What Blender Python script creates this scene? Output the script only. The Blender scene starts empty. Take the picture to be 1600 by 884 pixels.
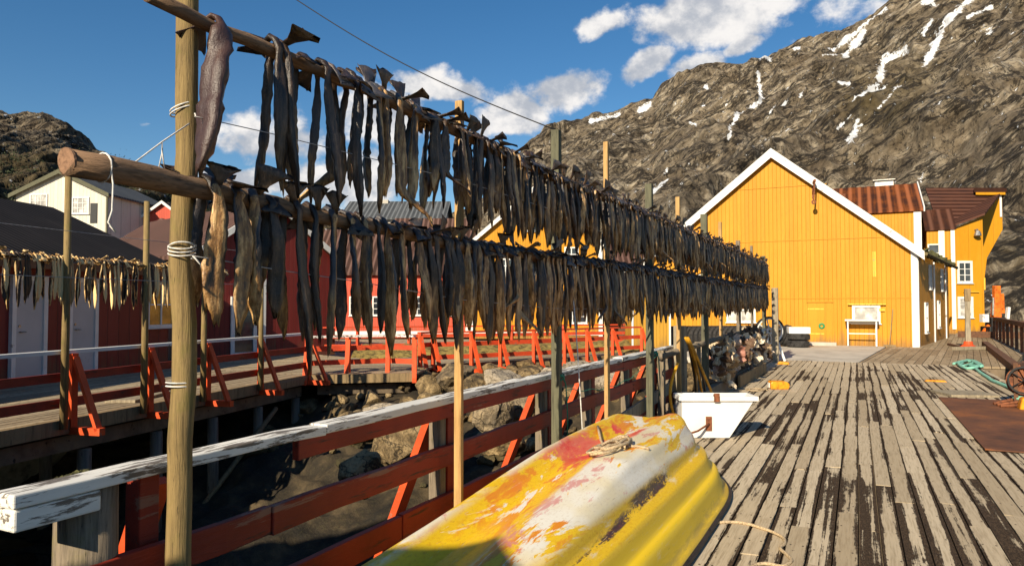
import bpy, math, random
import numpy as np
from mathutils import Vector, Matrix, Euler
R = math.radians
sc = bpy.context.scene
COL = sc.collection
random.seed(7)

# ------------------------------------------------------------------ camera
F = 1100.0; CX, CY = 800.0, 442.0; CAMZ = 1.6
YAW, PITCH = R(26.06), R(1.82)
cs, sn = math.cos(YAW), math.sin(YAW)
cp, sp = math.cos(PITCH), math.sin(PITCH)
RT = Vector((cs, sn, 0)); FH = Vector((-sn, cs, 0))
FW = FH * cp + Vector((0, 0, sp)); UP = FH * -sp + Vector((0, 0, cp))
EYE = Vector((0, 0, CAMZ))
def ray(u, v):
    return (FW * F + RT * (u - CX) - UP * (v - CY)).normalized()
def W(u, v, z=0.0):
    d = ray(u, v); t = (z - CAMZ) / d.z
    return EYE + d * t
def WD(u, v, dep):
    d = ray(u, v); return EYE + d * (dep / d.dot(FH))
def Yat(u, X):
    """Y where the vertical plane x = X is seen at column u"""
    d = ray(u, 477); return d.y * X / d.x
cam = bpy.data.cameras.new('camera'); camo = bpy.data.objects.new('camera', cam); COL.objects.link(camo)
camo.location = EYE; camo.rotation_euler = (math.pi/2 + PITCH, 0, YAW)
cam.sensor_width = 36; cam.lens = F / 1600 * 36; cam.clip_start = 0.05; cam.clip_end = 9000
sc.camera = camo

# ------------------------------------------------------------------ light
SUN_EL, SUN_AZ = R(28), Vector((-0.04, -1.0, 0)).normalized()     # sun stands behind the camera
SUN_DIR = (SUN_AZ * math.cos(SUN_EL) + Vector((0, 0, math.sin(SUN_EL)))).normalized()
sun = bpy.data.lights.new('sun', 'SUN'); sun.energy = 5.0; sun.angle = R(0.5); sun.color = (1.0, 0.87, 0.66)
suno = bpy.data.objects.new('sun', sun); COL.objects.link(suno)
suno.rotation_euler = (-SUN_DIR).to_track_quat('-Z', 'Y').to_euler()
sc.view_settings.view_transform = 'Standard'; sc.view_settings.look = 'None'
sc.view_settings.gamma = 1.0; sc.view_settings.use_curve_mapping = False
sc.view_settings.exposure = 0.55
try:
    sc.cycles.max_bounces = 6; sc.cycles.transparent_max_bounces = 8; sc.cycles.caustics_reflective = False
except Exception: pass

# ------------------------------------------------------------------ node helper
class NT:
    def __init__(s, tree):
        s.t = tree; tree.nodes.clear()
    def n(s, typ, ins=None, out=None, **props):
        nd = s.t.nodes.new(typ)
        for k, v in props.items(): setattr(nd, k, v)
        for k, v in (ins or {}).items():
            if v is None: continue
            sk = nd.inputs[k]
            if isinstance(v, bpy.types.NodeSocket): s.t.links.new(v, sk)
            else:
                if sk.type == 'RGBA' and len(v) == 3: v = (*v, 1)
                sk.default_value = v
        return nd.outputs[out] if out is not None else nd
    def math(s, op, a, b=0.0, c=None, clamp=False):
        return s.n('ShaderNodeMath', {0: a, 1: b, 2: c}, 0, operation=op, use_clamp=clamp)
    def vmath(s, op, a, b=None, out=0):
        return s.n('ShaderNodeVectorMath', {0: a, 1: b}, out, operation=op)
    def noise(s, vec, scale=5, detail=4, rough=.55, dist=0.0, out=0):
        return s.n('ShaderNodeTexNoise', {'Vector': vec, 'Scale': scale, 'Detail': detail, 'Roughness': rough, 'Distortion': dist}, out)
    def map(s, vec, scale=(1, 1, 1), rot=(0, 0, 0), loc=(0, 0, 0)):
        return s.n('ShaderNodeMapping', {'Vector': vec, 'Scale': scale, 'Rotation': rot, 'Location': loc}, 0)
    def ss(s, x, lo, hi):
        return s.n('ShaderNodeMapRange', {'Value': x, 'From Min': lo, 'From Max': hi}, 0, interpolation_type='SMOOTHSTEP')
    def ramp(s, fac, stops):
        nd = s.n('ShaderNodeValToRGB', {'Fac': fac}); cr = nd.color_ramp
        while len(cr.elements) < len(stops): cr.elements.new(0.5)
        for e, (p, c) in zip(cr.elements, stops):
            e.position = p; e.color = (*c, 1) if len(c) == 3 else c
        return nd.outputs[0]
    def mix(s, fac, a, b, mode='MIX'):
        nd = s.n('ShaderNodeMix', data_type='RGBA', blend_type=mode)
        for idx, v in ((0, fac), (6, a), (7, b)):
            sk = nd.inputs[idx]
            if isinstance(v, bpy.types.NodeSocket): s.t.links.new(v, sk)
            else: sk.default_value = v if not hasattr(v, '__len__') else ((*v, 1) if len(v) == 3 else v)
        return nd.outputs[2]
    def attr(s, name, out='Fac'):
        return s.n('ShaderNodeAttribute', None, out, attribute_name=name)
    def pos(s): return s.n('ShaderNodeNewGeometry', None, 'Position')
    def obj(s): return s.n('ShaderNodeTexCoord', None, 'Object')
    def rnd(s): return s.n('ShaderNodeObjectInfo', None, 'Random')
    def sep(s, v): 
        nd = s.n('ShaderNodeSeparateXYZ', {0: v}); return nd.outputs
    def comb(s, x, y, z): return s.n('ShaderNodeCombineXYZ', {0: x, 1: y, 2: z}, 0)
    def bump(s, h, strength=.4, dist=.01, normal=None):
        return s.n('ShaderNodeBump', {'Height': h, 'Strength': strength, 'Distance': dist, 'Normal': normal}, 0)
    def out(s, color, rough=.7, normal=None, metallic=0.0, spec=.4, **kw):
        ins = {'Base Color': color, 'Roughness': rough, 'Normal': normal, 'Metallic': metallic, 'Specular IOR Level': spec}
        ins.update(kw)
        b = s.n('ShaderNodeBsdfPrincipled', ins)
        o = s.n('ShaderNodeOutputMaterial'); s.t.links.new(b.outputs[0], o.inputs[0])
MATS = {}
def mat(name, fn):
    m = bpy.data.materials.new(name); m.use_nodes = True
    fn(NT(m.node_tree)); MATS[name] = m; return m

# ------------------------------------------------------------------ world: sky with clouds
world = bpy.data.worlds.new('World'); sc.world = world; world.use_nodes = True
w = NT(world.node_tree)
sky = w.n('ShaderNodeTexSky', None, 0, sky_type='NISHITA', sun_disc=False, sun_elevation=SUN_EL,
          sun_rotation=math.pi, altitude=0.0, air_density=1.0, dust_density=0.25, ozone_density=2.5)
sky = w.n('ShaderNodeHueSaturation', {'Saturation': 1.3, 'Value': 1.42, 'Color': sky}, 0)
gen = w.n('ShaderNodeTexCoord', None, 'Generated')
warp = w.vmath('SUBTRACT', w.noise(gen, 9, 4, .6, out=1), (.5, .5, .5))
gw = w.vmath('ADD', gen, w.vmath('MULTIPLY', warp, (.05, .05, .05)))
def blob(u, v, ru, rv, rot=0.0):
    c = ray(u, v); r = RT; up = c.cross(r) * -1
    up = r.cross(c); r2 = c.cross(up)
    ca, sa = math.cos(rot), math.sin(rot)
    a = r2 * ca + up * sa; b = up * ca - r2 * sa
    d = w.vmath('SUBTRACT', gw, tuple(c))
    da = w.math('DIVIDE', w.vmath('DOT_PRODUCT', d, tuple(a), 'Value'), ru / F)
    db = w.math('DIVIDE', w.vmath('DOT_PRODUCT', d, tuple(b), 'Value'), rv / F)
    return w.math('SUBTRACT', 1.0, w.math('SQRT', w.math('ADD', w.math('MULTIPLY', da, da), w.math('MULTIPLY', db, db))))
CL = [(1090, 28, 128, 44, .1), (1010, 98, 56, 22, .6), (945, 40, 46, 24, .3), (1150, 5, 80, 34, 0), (1090, 100, 44, 24, .3),
      (872, 142, 82, 40, .15), (800, 180, 66, 40, .2), (690, 140, 84, 26, -.2), (610, 180, 90, 46, 0), (420, 215, 92, 46, .15),
      (380, 285, 90, 22, 0), (540, 285, 110, 44, 0), (335, 282, 44, 12, 0), (1155, 68, 30, 13, .5),
      (1285, 55, 60, 14, .35), (60, -900, 100, 20, -.3), (232, 200, 46, 16, 0), (2200, 40, 300, 120, 0)]
acc = None
for i, c in enumerate(CL):
    b = blob(*c)
    if i in (14, 15, 16): b = w.math('SUBTRACT', b, .80)
    acc = b if acc is None else w.math('MAXIMUM', acc, b)
n1 = w.noise(w.map(gen, (1, 1, 1.25)), 11, 10, .6)
dens = w.math('ADD', w.math('MULTIPLY', acc, 1.0), w.math('MULTIPLY', w.math('SUBTRACT', n1, .5), 2.3))
alpha = w.math('MULTIPLY', w.ss(dens, .0, .42), .97)
n2 = w.noise(w.map(gen, (1, 1, 1.25), loc=(.008, .0, -.03)), 11, 8, .6)
lit = w.ss(w.math('ADD', w.math('SUBTRACT', n1, n2), w.math('MULTIPLY', dens, -.05)), -.14, .12)
ccol = w.mix(lit, (6.6, 7.0, 7.8), (13.5, 13.0, 12.5))
skyc = w.mix(alpha, sky, ccol)
bg = w.n('ShaderNodeBackground', {'Color': skyc, 'Strength': 0.05})
wo = w.n('ShaderNodeOutputWorld'); world.node_tree.links.new(bg.outputs[0], wo.inputs[0])

# ------------------------------------------------------------------ mesh helpers
OFF = {}
class MB:
    def __init__(s): s.v = []; s.f = []; s.a = {}
    def add(s, vs, fs, **attrs):
        o = len(s.v); s.v += [tuple(v) for v in vs]; s.f += [tuple(i + o for i in f) for f in fs]
        for k, val in attrs.items():
            s.a.setdefault(k, {}); 
            for i in range(len(vs)): s.a[k][o + i] = val if not hasattr(val, '__len__') else val[i]
        return s
    def box(s, c, size, rot=None, taper=1.0, **at):
        x, y, z = [q / 2 for q in size]
        vs = [Vector((a * x * (taper if d > 0 else 1), b * y * (taper if d > 0 else 1), d * z)) for d in (-1, 1) for b in (-1, 1) for a in (-1, 1)]
        if rot is not None:
            m = rot if isinstance(rot, Matrix) else Euler(rot).to_matrix(); vs = [m @ v for v in vs]
        c = Vector(c); vs = [v + c for v in vs]
        return s.add(vs, [(0, 2, 3, 1), (4, 5, 7, 6), (0, 1, 5, 4), (2, 6, 7, 3), (0, 4, 6, 2), (1, 3, 7, 5)], **at)
    def bar(s, p0, p1, wd, th, up=(0, 0, 1), **at):
        """board from p0 to p1: wd across (horizontal-ish), th along 'up'"""
        p0, p1 = Vector(p0), Vector(p1); t = (p1 - p0).normalized(); up = Vector(up)
        a = t.cross(up).normalized(); b = a.cross(t)
        vs = [p + a * (i * wd / 2) + b * (j * th / 2) for p in (p0, p1) for j in (-1, 1) for i in (-1, 1)]
        return s.add(vs, [(0, 1, 3, 2), (4, 6, 7, 5), (0, 4, 5, 1), (2, 3, 7, 6), (0, 2, 6, 4), (1, 5, 7, 3)], **at)
    def tube(s, pts, r, n=8, caps=True, jit=0.0, rng=random, **at):
        pts = [Vector(p) for p in pts]; k = len(pts)
        rs = r if hasattr(r, '__len__') else [r] * k
        vs = []; t0 = (pts[1] - pts[0]).normalized()
        ref = Vector((0, 0, 1)) if abs(t0.z) < .9 else Vector((1, 0, 0))
        a = t0.cross(ref).normalized()
        for i, p in enumerate(pts):
            t = (pts[min(i + 1, k - 1)] - pts[max(i - 1, 0)]).normalized()
            a = (a - t * a.dot(t)).normalized(); b = t.cross(a)
            for j in range(n):
                q = 2 * math.pi * j / n; rr = rs[i] * (1 + (rng.uniform(-jit, jit) if jit else 0))
                vs.append(p + a * (math.cos(q) * rr) + b * (math.sin(q) * rr))
        fs = [(i * n + j, i * n + (j + 1) % n, (i + 1) * n + (j + 1) % n, (i + 1) * n + j) for i in range(k - 1) for j in range(n)]
        if caps: fs += [tuple(reversed(range(n))), tuple((k - 1) * n + j for j in range(n))]
        return s.add(vs, fs, **at)
    def lathe(s, prof, n=24, closed=False, M=None, **at):
        """(radius, z) profile turned round z"""
        k = len(prof); vs = []
        for (r, z) in prof:
            for j in range(n):
                q = 2 * math.pi * j / n; v = Vector((r * math.cos(q), r * math.sin(q), z)); vs.append(M @ v if M else v)
        fs = []
        for i in range(k if closed else k - 1):
            i2 = (i + 1) % k
            for j in range(n): fs.append((i * n + j, i * n + (j + 1) % n, i2 * n + (j + 1) % n, i2 * n + j))
        return s.add(vs, fs, **at)
    def prism(s, poly, axis, d0, d1, **at):
        """poly of 2-D points extruded along axis (0 x,1 y,2 z) from d0 to d1"""
        def P(p, d):
            q = list(p); q.insert(axis, d); return q
        n = len(poly); vs = [P(p, d0) for p in poly] + [P(p, d1) for p in poly]
        fs = [tuple(range(n)), tuple(reversed(range(n, 2 * n)))] + [(i, i + n, (i + 1) % n + n, (i + 1) % n) for i in range(n)]
        return s.add(vs, fs, **at)
    def quad(s, *p, **at): return s.add(p, [tuple(range(len(p)))], **at)
    def mesh(s, name, m=None, smooth=False, off=(0, 0, 0), fixn=True):
        me = bpy.data.meshes.new(name)
        ox, oy, oz = off
        me.from_pydata([(x - ox, y - oy, z - oz) for x, y, z in s.v], [], s.f)
        for k, d in s.a.items():
            at = me.attributes.new(k, 'FLOAT', 'POINT'); arr = np.zeros(len(s.v), np.float32)
            for i, val in d.items(): arr[i] = val
            at.data.foreach_set('value', arr)
        if fixn:
            import bmesh
            bm = bmesh.new(); bm.from_mesh(me); bmesh.ops.recalc_face_normals(bm, faces=bm.faces); bm.to_mesh(me); bm.free()
        if smooth: me.polygons.foreach_set('use_smooth', [True] * len(me.polygons))
        if m: me.materials.append(MATS[m] if isinstance(m, str) else m)
        return me
    def build(s, name, m, parent=None, smooth=False, fixn=True, bevel=0.0):
        off = OFF.get(parent.name, (0, 0, 0)) if parent else (0, 0, 0)
        o = bpy.data.objects.new(name, s.mesh(name, m, smooth, off, fixn)); COL.objects.link(o)
        if parent:
            o.parent = parent
            OFF[o.name] = off
        if bevel:
            b = o.modifiers.new('bevel', 'BEVEL'); b.width = bevel; b.segments = 2; b.limit_method = 'ANGLE'
        return o
def tag(o, label=None, cat=None, group=None, kind=None):
    if label: o['label'] = label
    if cat: o['category'] = cat
    if group: o['group'] = group
    if kind: o['kind'] = kind
    return o
def thing(name, label, cat, loc=(0, 0, 0), rz=0.0, group=None, world_coords=True):
    o = bpy.data.objects.new(name, None); COL.objects.link(o); o.location = loc; o.rotation_euler = (0, 0, rz)
    o.empty_display_size = .1
    if world_coords: OFF[o.name] = tuple(loc)
    return tag(o, label, cat, group)
def struct(mb, name, m, smooth=False, fixn=True, kind='structure', **kw):
    return tag(mb.build(name, m, None, smooth, fixn), kind=kind, **kw)
def single(mb, name, m, label, cat, loc, group=None, smooth=False, bevel=0.0):
    """a one-mesh thing modelled in world coordinates, origin moved to loc"""
    me = mb.mesh(name, m, smooth, loc); o = bpy.data.objects.new(name, me); COL.objects.link(o); o.location = loc
    OFF[o.name] = tuple(loc)
    if bevel:
        b = o.modifiers.new('bevel', 'BEVEL'); b.width = bevel; b.segments = 2; b.limit_method = 'ANGLE'
    return tag(o, label, cat, group)
def copy_tree(o, parent=None):
    c = o.copy(); COL.objects.link(c)
    if parent: c.parent = parent
    for ch in o.children: copy_tree(ch, c)
    return c
def nth(n):
    if 10 <= n % 100 <= 20: return f'{n}th'
    return f'{n}' + {1: 'st', 2: 'nd', 3: 'rd'}.get(n % 10, 'th')

# ------------------------------------------------------------------ numpy noise
_rs = np.random.RandomState(11); _perm = np.concatenate([_rs.permutation(256)] * 3); _g = _rs.normal(size=(256, 3)); _g /= np.linalg.norm(_g, axis=1)[:, None]
def perlin(p):
    p = np.asarray(p, float); i = np.floor(p).astype(int); f = p - i; i &= 255
    u = f * f * f * (f * (f * 6 - 15) + 10); tot = 0
    for dx in (0, 1):
        for dy in (0, 1):
            for dz in (0, 1):
                h = _perm[_perm[_perm[(i[..., 0] + dx) & 255] + ((i[..., 1] + dy) & 255)] + ((i[..., 2] + dz) & 255)] & 255
                g = _g[h]; d = (g[..., 0] * (f[..., 0] - dx) + g[..., 1] * (f[..., 1] - dy) + g[..., 2] * (f[..., 2] - dz))
                wx = u[..., 0] if dx else 1 - u[..., 0]; wy = u[..., 1] if dy else 1 - u[..., 1]; wz = u[..., 2] if dz else 1 - u[..., 2]
                tot = tot + d * wx * wy * wz
    return tot * 1.6
def fbm(p, o=5, ridged=False, gain=.5):
    p = np.asarray(p, float); a = 1.0; s = 0; t = 0
    for k in range(o):
        n = perlin(p + k * 17.3)
        if ridged: n = 1 - 2 * np.abs(n)
        s = s + a * n; t += a; a *= gain; p = p * 2.03
    return s / t
def grid_mesh(P, name, m, attrs=None, smooth=True):
    """P: (n, k, 3) array of points -> one sheet"""
    n, k = P.shape[:2]; me = bpy.data.meshes.new(name)
    idx = np.arange(n * k).reshape(n, k)
    q = np.stack([idx[:-1, :-1], idx[1:, :-1], idx[1:, 1:], idx[:-1, 1:]], -1).reshape(-1, 4)
    me.vertices.add(n * k); me.vertices.foreach_set('co', P.reshape(-1).astype(np.float32))
    me.loops.add(q.size); me.loops.foreach_set('vertex_index', q.reshape(-1).astype(np.int32))
    me.polygons.add(len(q)); me.polygons.foreach_set('loop_start', np.arange(0, q.size, 4, dtype=np.int32))
    try: me.polygons.foreach_set('loop_total', np.full(len(q), 4, np.int32))
    except Exception: pass
    if smooth: me.polygons.foreach_set('use_smooth', [True] * len(q))
    for kx, arr in (attrs or {}).items():
        at = me.attributes.new(kx, 'FLOAT', 'POINT'); at.data.foreach_set('value', np.asarray(arr, np.float32).reshape(-1))
    me.update(); me.validate()
    me.materials.append(MATS[m]); o = bpy.data.objects.new(name, me); COL.objects.link(o); return o
# ------------------------------------------------------------------ materials
def simple(name, col, rough=.7, var=.25, scale=8, stretch=(1, 1, 1), bump=.2, bdist=.004, coord='obj', dark=None, metallic=0, spec=.4):
    def fn(t):
        c = t.obj() if coord == 'obj' else t.pos()
        v = t.map(c, stretch); n = t.noise(v, scale, 6, .6)
        dk = dark or tuple(x * (1 - 2 * var) for x in col); lt = tuple(min(1, x * (1 + var)) for x in col)
        color = t.ramp(n, [(.3, dk), (.5, col), (.72, lt)])
        t.out(color, rough, t.bump(n, bump, bdist) if bump else None, metallic, spec)
    return mat(name, fn)
def painted_boards(name, col, pitch=.12, worn=(.35, .3, .22), wear=.06, groove=.8, dirt=(.5, .3, .1)):
    """painted vertical panelling: shadow grooves, slightly uneven boards, chips and rain streaks"""
    def fn(t):
        p = t.pos(); s = t.sep(p)
        h = t.math('ADD', s[0], t.math('MULTIPLY', s[1], .73))
        x = t.math('DIVIDE', h, pitch); fr = t.math('FRACT', x); bid = t.math('FLOOR', x)
        tri = t.math('ABSOLUTE', t.math('SUBTRACT', fr, .5))
        gr = t.ss(tri, .42, .5)
        bv = t.n('ShaderNodeTexWhiteNoise', {'W': bid}, 0, noise_dimensions='1D')
        big = t.noise(p, .45, 5, .6); streak = t.noise(t.map(p, (3, 3, .35)), 1.6, 6, .65)
        c = t.mix(t.ss(t.math('ADD', t.math('MULTIPLY', big, .6), t.math('MULTIPLY', streak, .6)), .45, .85), col, tuple(min(1, q * 1.18 + .01) for q in col))
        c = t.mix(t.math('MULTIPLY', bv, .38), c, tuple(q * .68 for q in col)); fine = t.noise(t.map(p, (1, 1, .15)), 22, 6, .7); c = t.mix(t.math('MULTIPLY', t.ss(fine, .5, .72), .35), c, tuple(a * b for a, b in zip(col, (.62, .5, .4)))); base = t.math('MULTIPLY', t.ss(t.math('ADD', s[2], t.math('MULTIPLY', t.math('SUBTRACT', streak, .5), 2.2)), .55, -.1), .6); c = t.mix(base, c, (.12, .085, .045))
        c = t.mix(t.math('MULTIPLY', t.ss(streak, .56, .8), .35), c, tuple(a * b for a, b in zip(col, dirt)))
        chip = t.noise(t.map(p, (1, 1, .5)), 7, 8, .75)
        c = t.mix(t.ss(chip, .70 - wear, .78 - wear), c, worn)
        c = t.mix(t.math('MULTIPLY', gr, groove), c, tuple(q * .35 for q in col))
        hgt = t.math('SUBTRACT', t.math('MULTIPLY', chip, .2), gr)
        t.out(c, .62, t.bump(hgt, .6, .012))
    return mat(name, fn)
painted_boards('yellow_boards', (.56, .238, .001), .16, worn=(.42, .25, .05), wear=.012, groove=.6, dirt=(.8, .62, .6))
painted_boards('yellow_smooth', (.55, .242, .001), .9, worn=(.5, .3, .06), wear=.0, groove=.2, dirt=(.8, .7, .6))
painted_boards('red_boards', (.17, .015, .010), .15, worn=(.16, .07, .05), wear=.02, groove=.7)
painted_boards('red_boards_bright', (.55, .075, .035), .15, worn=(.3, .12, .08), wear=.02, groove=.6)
painted_boards('ochre_boards', (.50, .26, .02), .14, worn=(.25, .15, .05), wear=.03, groove=.9)
painted_boards('cream_boards', (.66, .60, .50), .3, worn=(.4, .35, .25), wear=.0, groove=.45)
painted_boards('brown_boards', (.10, .045, .02), .14, worn=(.14, .08, .04), wear=.04, groove=.9)
painted_boards('weathered_yellow', (.72, .44, .04), .2, worn=(.30, .23, .14), wear=.1, groove=.5)
def white_paint(name, base=(.78, .77, .73), under=(.30, .27, .23), wear=.08, scale=14, stretch=(1, 1, 1), rough=.6):
    def fn(t):
        p = t.map(t.obj(), stretch); n = t.noise(p, scale, 8, .68); b = t.noise(p, scale * .2, 4, .6)
        c = t.mix(t.ss(b, .3, .7), tuple(q * .82 for q in base), base)
        m = t.ss(t.math('ADD', n, t.math('MULTIPLY', t.math('SUBTRACT', b, .5), .5)), .72 - wear, .66 - wear)
        c = t.mix(t.math('SUBTRACT', 1, m), c, under)
        t.out(c, rough, t.bump(n, .35, .006))
    return mat(name, fn)
white_paint('white_trim', wear=.02, scale=6)
white_paint('white_door', (.52, .52, .52), (.4, .38, .34), wear=.02, scale=3)
white_paint('white_worn', (.84, .82, .76), (.15, .125, .10), wear=.15, scale=30, stretch=(1, .12, 1))
white_paint('white_tub', (.82, .80, .76), (.55, .48, .36), wear=-.02, scale=9, rough=.35)
def red_rail(name, col, dark, grain=(1, .08, 1), wear=.08):
    def fn(t):
        o = t.map(t.obj(), grain); n = t.noise(o, 22, 8, .7); b = t.noise(t.obj(), 2.5, 5, .6)
        c = t.mix(t.ss(b, .35, .7), col, tuple(q * .7 for q in col))
        c = t.mix(t.ss(n, .64 - wear, .74 - wear), c, dark)
        k = t.noise(t.map(t.obj(), grain, loc=(3, 7, 1)), 9, 8, .75)
        c = t.mix(t.math('MULTIPLY', t.ss(k, .60, .64), .8), c, t.mix(n, (.22, .17, .12), (.34, .12, .07)))
        t.out(c, .65, t.bump(t.math('ADD', n, k), .6, .008))
    return mat(name, fn)
red_rail('red_rail', (.30, .030, .012), (.06, .022, .015), wear=.085)
red_rail('red_brace', (.72, .085, .015), (.22, .04, .02), (1, 1, 1), wear=-.04)
red_rail('orange_rail', (.62, .07, .018), (.25, .04, .02), (1, 1, 1), wear=-.02)
def wood(name, col, dark, stretch=(1, 1, .06), scale=26, green=0.0, rough=.85, bump=.6):
    def fn(t):
        o = t.obj(); v = t.map(o, stretch); n = t.noise(v, scale, 8, .65, .3); b = t.noise(o, 3.2, 5, .6)
        k = t.noise(v, scale * 2.6, 5, .6)
        c = t.ramp(n, [(.28, dark), (.5, col), (.75, tuple(min(1, q * 1.35) for q in col))])
        c = t.mix(t.ss(k, .62, .7), c, tuple(q * .35 for q in dark))
        c = t.mix(t.math('MULTIPLY', t.ss(b, .45, .75), .5), c, tuple(q * .5 for q in col))
        if green: c = t.mix(t.math('MULTIPLY', t.ss(t.noise(o, 7, 6, .7), .5, .7), green), c, (.17, .15, .03))
        t.out(c, rough, t.bump(t.math('ADD', n, k), bump, .004))
    return mat(name, fn)
wood('pole_wood', (.25, .172, .068), (.10, .066, .028), (1, 1, .05), 80, green=.5, bump=.9)
wood('log_wood', (.25, .15, .085), (.06, .038, .025), (1, .14, 1), 70, bump=1.0)
wood('log_end', (.30, .17, .10), (.15, .08, .05), (1, 1, 1), 60)
wood('plank_fresh', (.48, .29, .11), (.28, .16, .06), (1, 1, .05), 60, bump=.4)
wood('plank_green', (.12, .115, .07), (.045, .042, .03), (1, 1, .06), 60)
wood('post_grey', (.21, .165, .115), (.06, .05, .035), (1, 1, .07), 60, green=.35)
wood('wood_pale', (.30, .25, .17), (.13, .10, .07), (1, 1, .1), 18)
wood('wood_old', (.17, .125, .08), (.06, .045, .03), (.3, .3, .3), 10)
wood('wood_mid', (.26, .18, .09), (.10, .07, .035), (1, 1, .1), 14)
wood('pile_wood', (.17, .15, .12), (.05, .045, .04), (1, 1, .08), 14, green=.2)
wood('crate_rust', (.13, .06, .03), (.05, .025, .02), (1, 1, 1), 9)
simple('moss', (.09, .085, .03), .95, .5, 40, bump=.9, bdist=.01)
simple('dark_metal', (.05, .045, .04), .5, .4, 20, metallic=.6)
simple('rusty_metal', (.22, .075, .03), .75, .5, 14, bump=.4, metallic=.2, dark=(.07, .03, .02))
simple('steel', (.35, .33, .30), .4, .3, 10, metallic=.8)
simple('rubber', (.018, .017, .017), .75, .4, 14, bump=.3)
simple('tyre_rubber', (.035, .032, .03), .8, .5, 10, bump=.3)
simple('rope_beige', (.48, .36, .22), .9, .35, 90, bump=.9)
simple('rope_white', (.68, .66, .62), .8, .2, 60, bump=.5)
simple('rope_green', (.22, .52, .40), .8, .35, 40, bump=.8)
simple('twine_green', (.03, .22, .14), .8, .2, 40, bump=0)
simple('wire', (.45, .43, .40), .5, .2, 20, bump=0)
simple('cable_black', (.012, .012, .014), .6, .1, 20, bump=0)
simple('hose_yellow', (.62, .30, .015), .45, .3, 6, bump=0)
simple('hose_dark', (.06, .045, .03), .5, .3, 6, bump=0)
simple('orange_plastic', (.72, .27, .01), .45, .3, 14, bump=.2)
simple('crane_orange', (.75, .16, .015), .45, .3, 5, bump=.1)
simple('concrete', (.46, .42, .35), .9, .18, 1.3, bump=.25, coord='pos', dark=(.33, .30, .25))
simple('black_paint', (.012, .012, .012), .5, .2, 8, bump=0)
simple('bone', (.50, .38, .22), .7, .7, 9, bump=.3, dark=(.06, .035, .02))
simple('sign_green', (.03, .25, .08), .5, .1, 8, bump=0)
def glass(name, col, rough=.08):
    return mat(name, lambda t: t.out(t.mix(t.ss(t.noise(t.obj(), 2, 3), .4, .65), col, tuple(q * 2.2 + .01 for q in col)), rough, None, 0, .8))
glass('pane_dark', (.02, .024, .03)); glass('pane_pale', (.30, .28, .25), .3); glass('pane_curtain', (.34, .17, .02), .25)
def roof_mat(name, col, col2, rib=.2, axis=1):
    def fn(t):
        o = t.obj(); s = t.sep(o); fr = t.math('PINGPONG', s[axis], rib / 2)
        n = t.noise(o, .8, 6, .65); st = t.noise(t.map(o, (.12, 5, .12)), 1.6, 7, .75)
        c = t.mix(t.ss(t.math('ADD', t.math('MULTIPLY', n, .5), t.math('MULTIPLY', st, .5)), .42, .62), col, col2)
        c = t.mix(t.math('MULTIPLY', t.ss(fr, rib * .2, rib * .45), .7), c, tuple(q * 2.0 + .022 for q in col2))  # highlights along the ribs, put into the colour
        c = t.mix(t.math('MULTIPLY', t.ss(st, .60, .68), .6), c, tuple(q * 2.2 + .035 for q in col2))
        t.out(c, .85, t.bump(fr, .9, .06), spec=.08)
    return mat(name, fn)
roof_mat('roof_black', (.007, .006, .006), (.018, .015, .014), .17)
roof_mat('roof_brown', (.045, .025, .02), (.085, .045, .035), .3)
roof_mat('roof_rust', (.045, .018, .012), (.17, .05, .014), .5)
roof_mat('roof_rust_dark', (.035, .016, .012), (.07, .026, .014), .5)
roof_mat('roof_grey', (.05, .055, .06), (.08, .085, .09), .3)
roof_mat('roof_sod', (.05, .04, .02), (.10, .075, .03), .4)

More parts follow.
